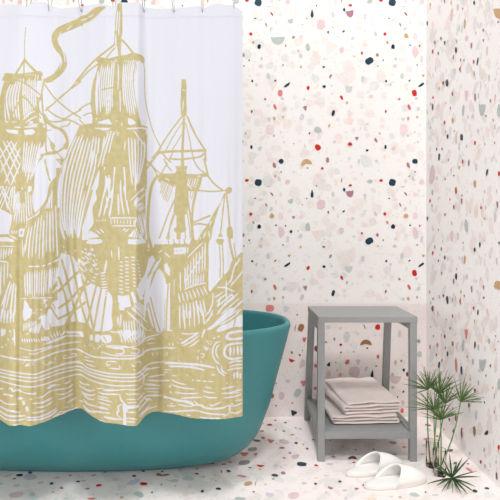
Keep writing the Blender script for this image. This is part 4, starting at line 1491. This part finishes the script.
# ------------------------------------------------------------------ folded towels
m_towel = mat('linen_cloth', srgb(243, 232, 227), rough=.9, spec=.1, var=.03, vscale=20, bump=.5, bscale=420)
m_pink = mat('rose_stripe', srgb(222, 160, 156), rough=.9, spec=.1)
def folded(layers, W, D, z0, h, seed, thick, l0, l1):
    """serpentine cloth band in X/Z, extruded back in Y, with loose wavering layers"""
    r = random.Random(seed); bm = bmesh.new()
    path = []
    gap = (h-thick)/(layers-1) if layers > 1 else 0
    for L in range(layers):
        z = thick/2+L*gap
        xa, xb = -W/2+r.uniform(0, .004), W/2-r.uniform(0, .006)
        if L == layers-1: xa += .004
        xs = np.linspace(xa, xb, 15)
        if L % 2: xs = xs[::-1]
        for i, x in enumerate(xs): path.append((x, z, L))
        if L < layers-1:                               # rounded fold up to the next layer
            sgn = 1 if L % 2 == 0 else -1
            for a in (-50, -15, 15, 50):
                path.append((xs[-1]+sgn*math.cos(math.radians(a))*gap*.55, z+gap*(.5+.5*math.sin(math.radians(a))*1.1), L+.5))
    ny = 22; cols = []
    ph = [r.uniform(0, 6) for _ in range(8)]
    for j in range(ny):
        t = j/(ny-1); y = -D/2+D*t; row = []
        n = len(path)
        for i in range(n):
            x, z, L = path[i]
            a = path[max(i-1, 0)]; b = path[min(i+1, n-1)]
            dx, dz = b[0]-a[0], b[1]-a[1]; l = math.hypot(dx, dz) or 1
            nx, nz = -dz/l, dx/l
            k = (z/h)
            wv = .0024*math.sin(x*38+ph[0]+L*1.7)+.0010*math.sin(x*85+y*14+ph[1]+L*2.2)
            wv *= (.2+k)
            yy = y+.003*math.sin(L*2.4+ph[2])*(1 if j == 0 else 0)
            xx = x+.0025*math.sin(y*22+ph[3]+L*1.3)+.001*math.sin(y*60+L)
            up = (l0+k*(l1-l0))*t**1.4
            edge = thick*.5*(.35 if j in (0, ny-1) else 1)
            row.append(((xx+nx*edge, yy, z+nz*edge+wv+up), (xx-nx*edge, yy, z-nz*edge+wv+up)))
        cols.append(row)
    V = [[(bm.verts.new((a[0], a[1], max(a[2], 0)+z0)), bm.verts.new((b[0], b[1], max(b[2], 0)+z0))) for a, b in row] for row in cols]
    n = len(path)
    for j in range(ny-1):
        for i in range(n-1):
            for s in (0, 1):
                f = [V[j][i][s], V[j][i+1][s], V[j+1][i+1][s], V[j+1][i][s]]
                bm.faces.new(f if s else f[::-1])
        for i in (0, n-1): bm.faces.new([V[j][i][0], V[j+1][i][0], V[j+1][i][1], V[j][i][1]])
    for i in range(n-1):
        for j in (0, ny-1): bm.faces.new([V[j][i][0], V[j][i+1][0], V[j][i+1][1], V[j][i][1]])
    return bm
def towel(loc, rz, args, label, stripe=None):
    t = thing('folded_towel', label, 'towel', loc, rz, 'folded towels on the shelf of the grey table')
    o = obj('cloth', folded(*args), m_towel, t, smooth=True)
    sub = o.modifiers.new('s', 'SUBSURF'); sub.levels = 1; sub.render_levels = 1
    if stripe:
        bm = bmesh.new(); x, ya, yb, z = stripe
        tube(bm, [(x+.0022*math.sin(i*1.3), ya+(yb-ya)*i/8, z+.0005*math.sin(i)) for i in range(9)], .0016, 6)
        s = obj('stripe', bm, m_pink, t, smooth=True); s['label'] = 'thin rose coloured stripe'
    return t
towel((.610, 2.705, SH+.001), math.radians(3), (3, .278, .335, 0, .036, 4, .0100, 0, .010),
      'pale linen towel folded flat, the lower of the two on the table shelf')
towel((.628, 2.712, SH+.0395), math.radians(8), (4, .244, .325, 0, .053, 9, .0115, .010, .020),
      'pale linen towel in thick folds, the upper of the two on the table shelf')

# ------------------------------------------------------------------ slippers
m_slip = mat('white_terry', srgb(244, 242, 238), rough=.85, spec=.15, var=.015, vscale=60, bump=.25, bscale=500)
m_sole = mat('slipper_sole', srgb(232, 229, 224), rough=.8, spec=.15)
SL, SWW = .262, .094
def half_w(t):                                         # t 0 heel .. 1 toe
    s = max(0.0, 1-abs(2*t-1)**2.7)**.5
    return SWW/2*s*(.80+.22*t)
def slipper(loc, rz, label):
    root = thing('slipper', label, 'slipper', loc, rz, 'pair of white slippers beside the grey table')
    # sole, a pillow with rounded edges
    bm = bmesh.new(); n = 26; ringsL = []
    for (z, k) in ((0, .955), (.0035, .99), (.008, 1.0), (.0125, .985), (.0155, .93)):
        R = []
        for i in range(n*2):
            a = 2*PI*i/(2*n); t = .5-.5*math.cos(a)
            w = half_w(t)*(1 if a < PI else -1)
            R.append(bm.verts.new(((t-.5)*SL*k, w*k, z)))
        ringsL.append(R)
    for a, b in zip(ringsL, ringsL[1:]): bridge(bm, a, b)
    bm.faces.new(ringsL[0][::-1]); bm.faces.new(ringsL[-1])
    bmesh.ops.remove_doubles(bm, verts=bm.verts[:], dist=1e-5)
    obj('sole', bm, m_sole, root, smooth=True)
    bm = bmesh.new(); R = []
    for z, k in ((.0150, .93), (.0172, .90), (.0178, .8)):
        R.append([bm.verts.new(((( .5-.5*math.cos(2*PI*i/(2*n)))-.5)*SL*k, half_w(.5-.5*math.cos(2*PI*i/(2*n)))*(1 if i < n else -1)*k, z)) for i in range(2*n)])
    for a, b in zip(R, R[1:]): bridge(bm, a, b)
    bm.faces.new(R[-1])
    bmesh.ops.remove_doubles(bm, verts=bm.verts[:], dist=1e-5)
    obj('insole', bm, m_slip, root, smooth=True)
    # upper: arches from the slanting mouth to the toe
    bm = bmesh.new(); nt_, na = 18, 20; G = []
    for i in range(nt_):
        u = i/(nt_-1); row = []
        for j in range(na+1):
            th = PI*j/na; c, s = math.cos(th), math.sin(th)
            mouth = .57-(.24+.09*c)*(1-s)**1.15
            t = mouth+(.992-mouth)*(u**.85)
            w = half_w(t)*1.0
            H = .065*(max(0, 1-((t-.30)/.72)**2.4) if t > .30 else 1)**.75
            zz = .010+H*max(0, s)**.72
            row.append(bm.verts.new(((t-.5)*SL, c*w, zz)))
        G.append(row)
    for i in range(nt_-1):
        for j in range(na):
            bm.faces.new([G[i][j], G[i][j+1], G[i+1][j+1], G[i+1][j]])
    o = obj('upper', bm, m_slip, root, smooth=True)
    md = o.modifiers.new('s', 'SOLIDIFY'); md.thickness = .0045; md.offset = -1
    bm = bmesh.new(); pts = []
    for j in range(na+1):
        th = PI*j/na; c, s = math.cos(th), math.sin(th)
        t = .57-(.24+.09*c)*(1-s)**1.15; H = .065*(1 if t <= .3 else (1-((t-.30)/.72)**2.4)**.75)
        pts.append(((t-.5)*SL, c*half_w(t), .010+H*max(0, s)**.72-.001))
    tube(bm, pts, .0030, 8); obj('mouth_binding', bm, m_slip, root, smooth=True)
    return root
slipper((.606, 2.352, 0), math.radians(22), 'white terry slipper further back, nearer the table leg, partly hidden by the other one')
slipper((.654, 2.238, 0), math.radians(17), 'white terry slipper in front, nearest the camera, beside the glass vases')

# ------------------------------------------------------------------ glass vases and water grass
m_glass = bpy.data.materials.new('clear_glass'); m_glass.use_nodes = True
b = m_glass.node_tree.nodes['Principled BSDF']
b.inputs['Transmission Weight'].default_value = 1; b.inputs['Roughness'].default_value = .02; b.inputs['IOR'].default_value = 1.2
b.inputs['Base Color'].default_value = srgb(250, 246, 244)
def vase(x, y, r, h, label):
    bm = bmesh.new(); n = 40
    pr = [(r-.003, 0), (r-.0005, .002), (r, .006), (r, h*.5), (r, h-.002), (r-.001, h), (r-.0022, h), (r-.0026, h-.002), (r-.0026, h*.5), (r-.0028, .006), (r-.006, .0045)]
    R = [[bm.verts.new((a*math.cos(2*PI*k/n), a*math.sin(2*PI*k/n), z)) for k in range(n)] for a, z in pr]
    for A, B in zip(R, R[1:]): bridge(bm, A, B)
    bm.faces.new(R[0][::-1]); bm.faces.new(R[-1])
    o = obj('glass_vase', bm, m_glass, smooth=True); o.location = (x, y, 0)
    tag(o, label, 'vase', 'cylinder glass vases in the corner')
    return o
VX1, VY1 = .848, 2.395
VX2, VY2 = .848, 2.318
vase(VX1, VY1, .0255, .104, 'clear glass cylinder vase standing behind the other glass vase, close to the table leg')
vase(VX2, VY2, .0250, .100, 'clear glass cylinder vase in front, next to the toe of the white slipper')

m_leaf = mat('papyrus_leaf', srgb(92, 118, 66), rough=.55, spec=.35, var=.22, vscale=25)
m_leafd = mat('papyrus_leaf_deep', srgb(62, 92, 54), rough=.5, spec=.4, var=.2, vscale=25)
m_stem = mat('papyrus_stem', srgb(96, 138, 70), rough=.5, spec=.4, var=.1, vscale=30)
def blade(bm, p0, p1, w, sag, rng, side=None):
    p0, p1 = Vector(p0), Vector(p1); d = p1-p0
    if side is None:
        side = d.cross(Vector((rng.uniform(-1, 1), -1, rng.uniform(-.4, .4))))
    side = side.normalized(); up = side.cross(d).normalized()
    prof_ = [(0, .35), (.15, .85), (.38, 1), (.65, .8), (.88, .4), (1, .03)]
    V = []
    for t, k in prof_:
        c = p0+d*t+Vector((0, 0, sag*4*t*(1-t)))
        V.append([bm.verts.new(c-side*w/2*k+up*w*.2*k), bm.verts.new(c-up*w*.12*k), bm.verts.new(c+side*w/2*k+up*w*.2*k)])
    for A, B in zip(V, V[1:]):
        bm.faces.new([A[0], A[1], B[1], B[0]]); bm.faces.new([A[1], A[2], B[2], B[1]])
def px3(px, py, y): return Vector(((px-CX)*y/F, y, CAM_Z-(py-CY)*y/F))
def head(px, py, y, tips, seed, root_xyz, bend, label, n_extra=9, spread=(-85, 85), L=(.06, .105)):
    """one stem with its umbrella of leaves; tips are the long leaves, the rest fan between"""
    rng = random.Random(seed)
    c = px3(px, py, y); r0 = Vector(root_xyz)
    root = thing('papyrus_plant', label, 'plant', tuple(r0), 0, 'papyrus stems in the glass vases')
    bm = bmesh.new()
    pts = []
    for i in range(12):
        t = i/11; p = r0.lerp(c, t)+Vector((bend*math.sin(PI*t), 0, 0)); pts.append(p-r0)
    tube(bm, pts, [.0030-.0010*i/11 for i in range(12)], 7)
    obj('stalk', bm, m_stem, root, smooth=True)
    T = []
    for (tx, ty) in tips:
        dy = rng.uniform(-.035, .035); T.append((px3(tx, ty, y+dy), rng.uniform(.0036, .0050)))
    for _ in range(n_extra+13):
        a = math.radians(rng.uniform(*spread)); l = rng.uniform(*L); e = rng.uniform(-.045, .045)
        T.append((c+Vector((math.sin(a)*l, e, math.cos(a)*l)), rng.uniform(.0026, .0040)))
    for tip, w in T:
        bm = bmesh.new()
        blade(bm, c-r0, tip-r0, w, rng.uniform(.002, .009), rng)
        obj('leaf', bm, m_leaf, root)
    return root
head(428, 389.5, 2.37, [(404, 379), (414, 376), (419, 370), (424, 366), (430, 370), (437, 369), (446, 368), (402, 384), (408, 388), (441, 379), (412, 395)], 1, (.838, 2.39, .013), -.006,
     'papyrus stem with the upper left leaf umbrella, reaching over the table leg', 9, (-80, 60))
head(439, 394.5, 2.36, [(421, 372), (431, 371), (440, 370), (447, 376), (455, 373), (461, 379), (449, 368), (425, 383), (463, 383), (434, 378)], 2, (.850, 2.39, .013), -.003,
     'papyrus stem with the topmost middle leaf umbrella above the vases', 10, (-60, 65))
head(460.5, 402, 2.33, [(453, 376), (460, 379), (467, 380), (474, 386), (482, 392), (487, 399), (491, 404), (466, 373), (472, 383), (455, 386), (478, 397), (449, 391), (476, 403)], 3, (.848, 2.325, .013), .012,
     'papyrus stem leaning right with leaves swept towards the right wall', 4, (-15, 85), (.05, .09))
head(434, 410, 2.34, [(406, 402), (403, 407), (411, 394), (417, 391), (422, 399), (441, 391), (445, 398), (409, 411), (450, 405), (428, 392), (414, 404)], 4, (.843, 2.31, .013), -.006,
     'papyrus stem with the lower left leaf umbrella in front of the table leg', 8, (-80, 55))
head(445, 404, 2.37, [(433, 385), (441, 381), (448, 382), (456, 384), (462, 391), (466, 396), (437, 389), (452, 380)], 5, (.858, 2.40, .013), .002,
     'papyrus stem with leaf umbrella in the middle of the bunch', 8, (-50, 70), (.05, .085))
head(440.5, 420, 2.33, [(424, 405), (419, 412), (429, 401), (436, 398), (444, 400), (451, 403), (459, 411), (465, 412), (422, 417), (462, 405), (455, 398)], 6, (.852, 2.315, .013), .002,
     'papyrus stem with the lowest upright leaf umbrella, just above the vase rims', 8, (-75, 75), (.05, .09))

# the head that lies on the floor in front of the vases
def fallen():
    rng = random.Random(21)
    c = px3(452, 478, 2.235)
    root = thing('fallen_papyrus', 'dark green papyrus leaf star lying on the floor before the vases', 'plant', tuple(c))
    tips = [(425.5, 484.3), (431.5, 465.5), (434, 461), (442, 457), (449.5, 453.5), (462.5, 457.5), (457, 462), (470, 457.5), (465, 463), (478, 471), (481, 477), (476, 487),
            (477, 493.5), (468, 494.5), (462, 495), (453, 494), (447, 489), (441.5, 492), (472, 491), (436, 486), (458, 493)]
    for i, (tx, ty) in enumerate(tips):
        z = .004+rng.uniform(0, .004) if ty > 478 else .05+rng.uniform(0, .03)
        if ty > 478:
            y = F*(CAM_Z-z)/(ty-CY); p = px3(tx, ty, y)
        else:
            p = px3(tx, ty, 2.235+rng.uniform(-.03, .02))
        bm = bmesh.new(); blade(bm, (0, 0, 0), p-c, rng.uniform(.0058, .0078), .003, rng)
        obj('leaf', bm, m_leafd, root)
    bm = bmesh.new(); tube(bm, [(0, 0, .002), (-.002, .008, -.012), (-.004, .014, -(c.z-.004))], [.004, .003, .0025], 7)
    obj('stalk', bm, m_stem, root, smooth=True)
fallen()
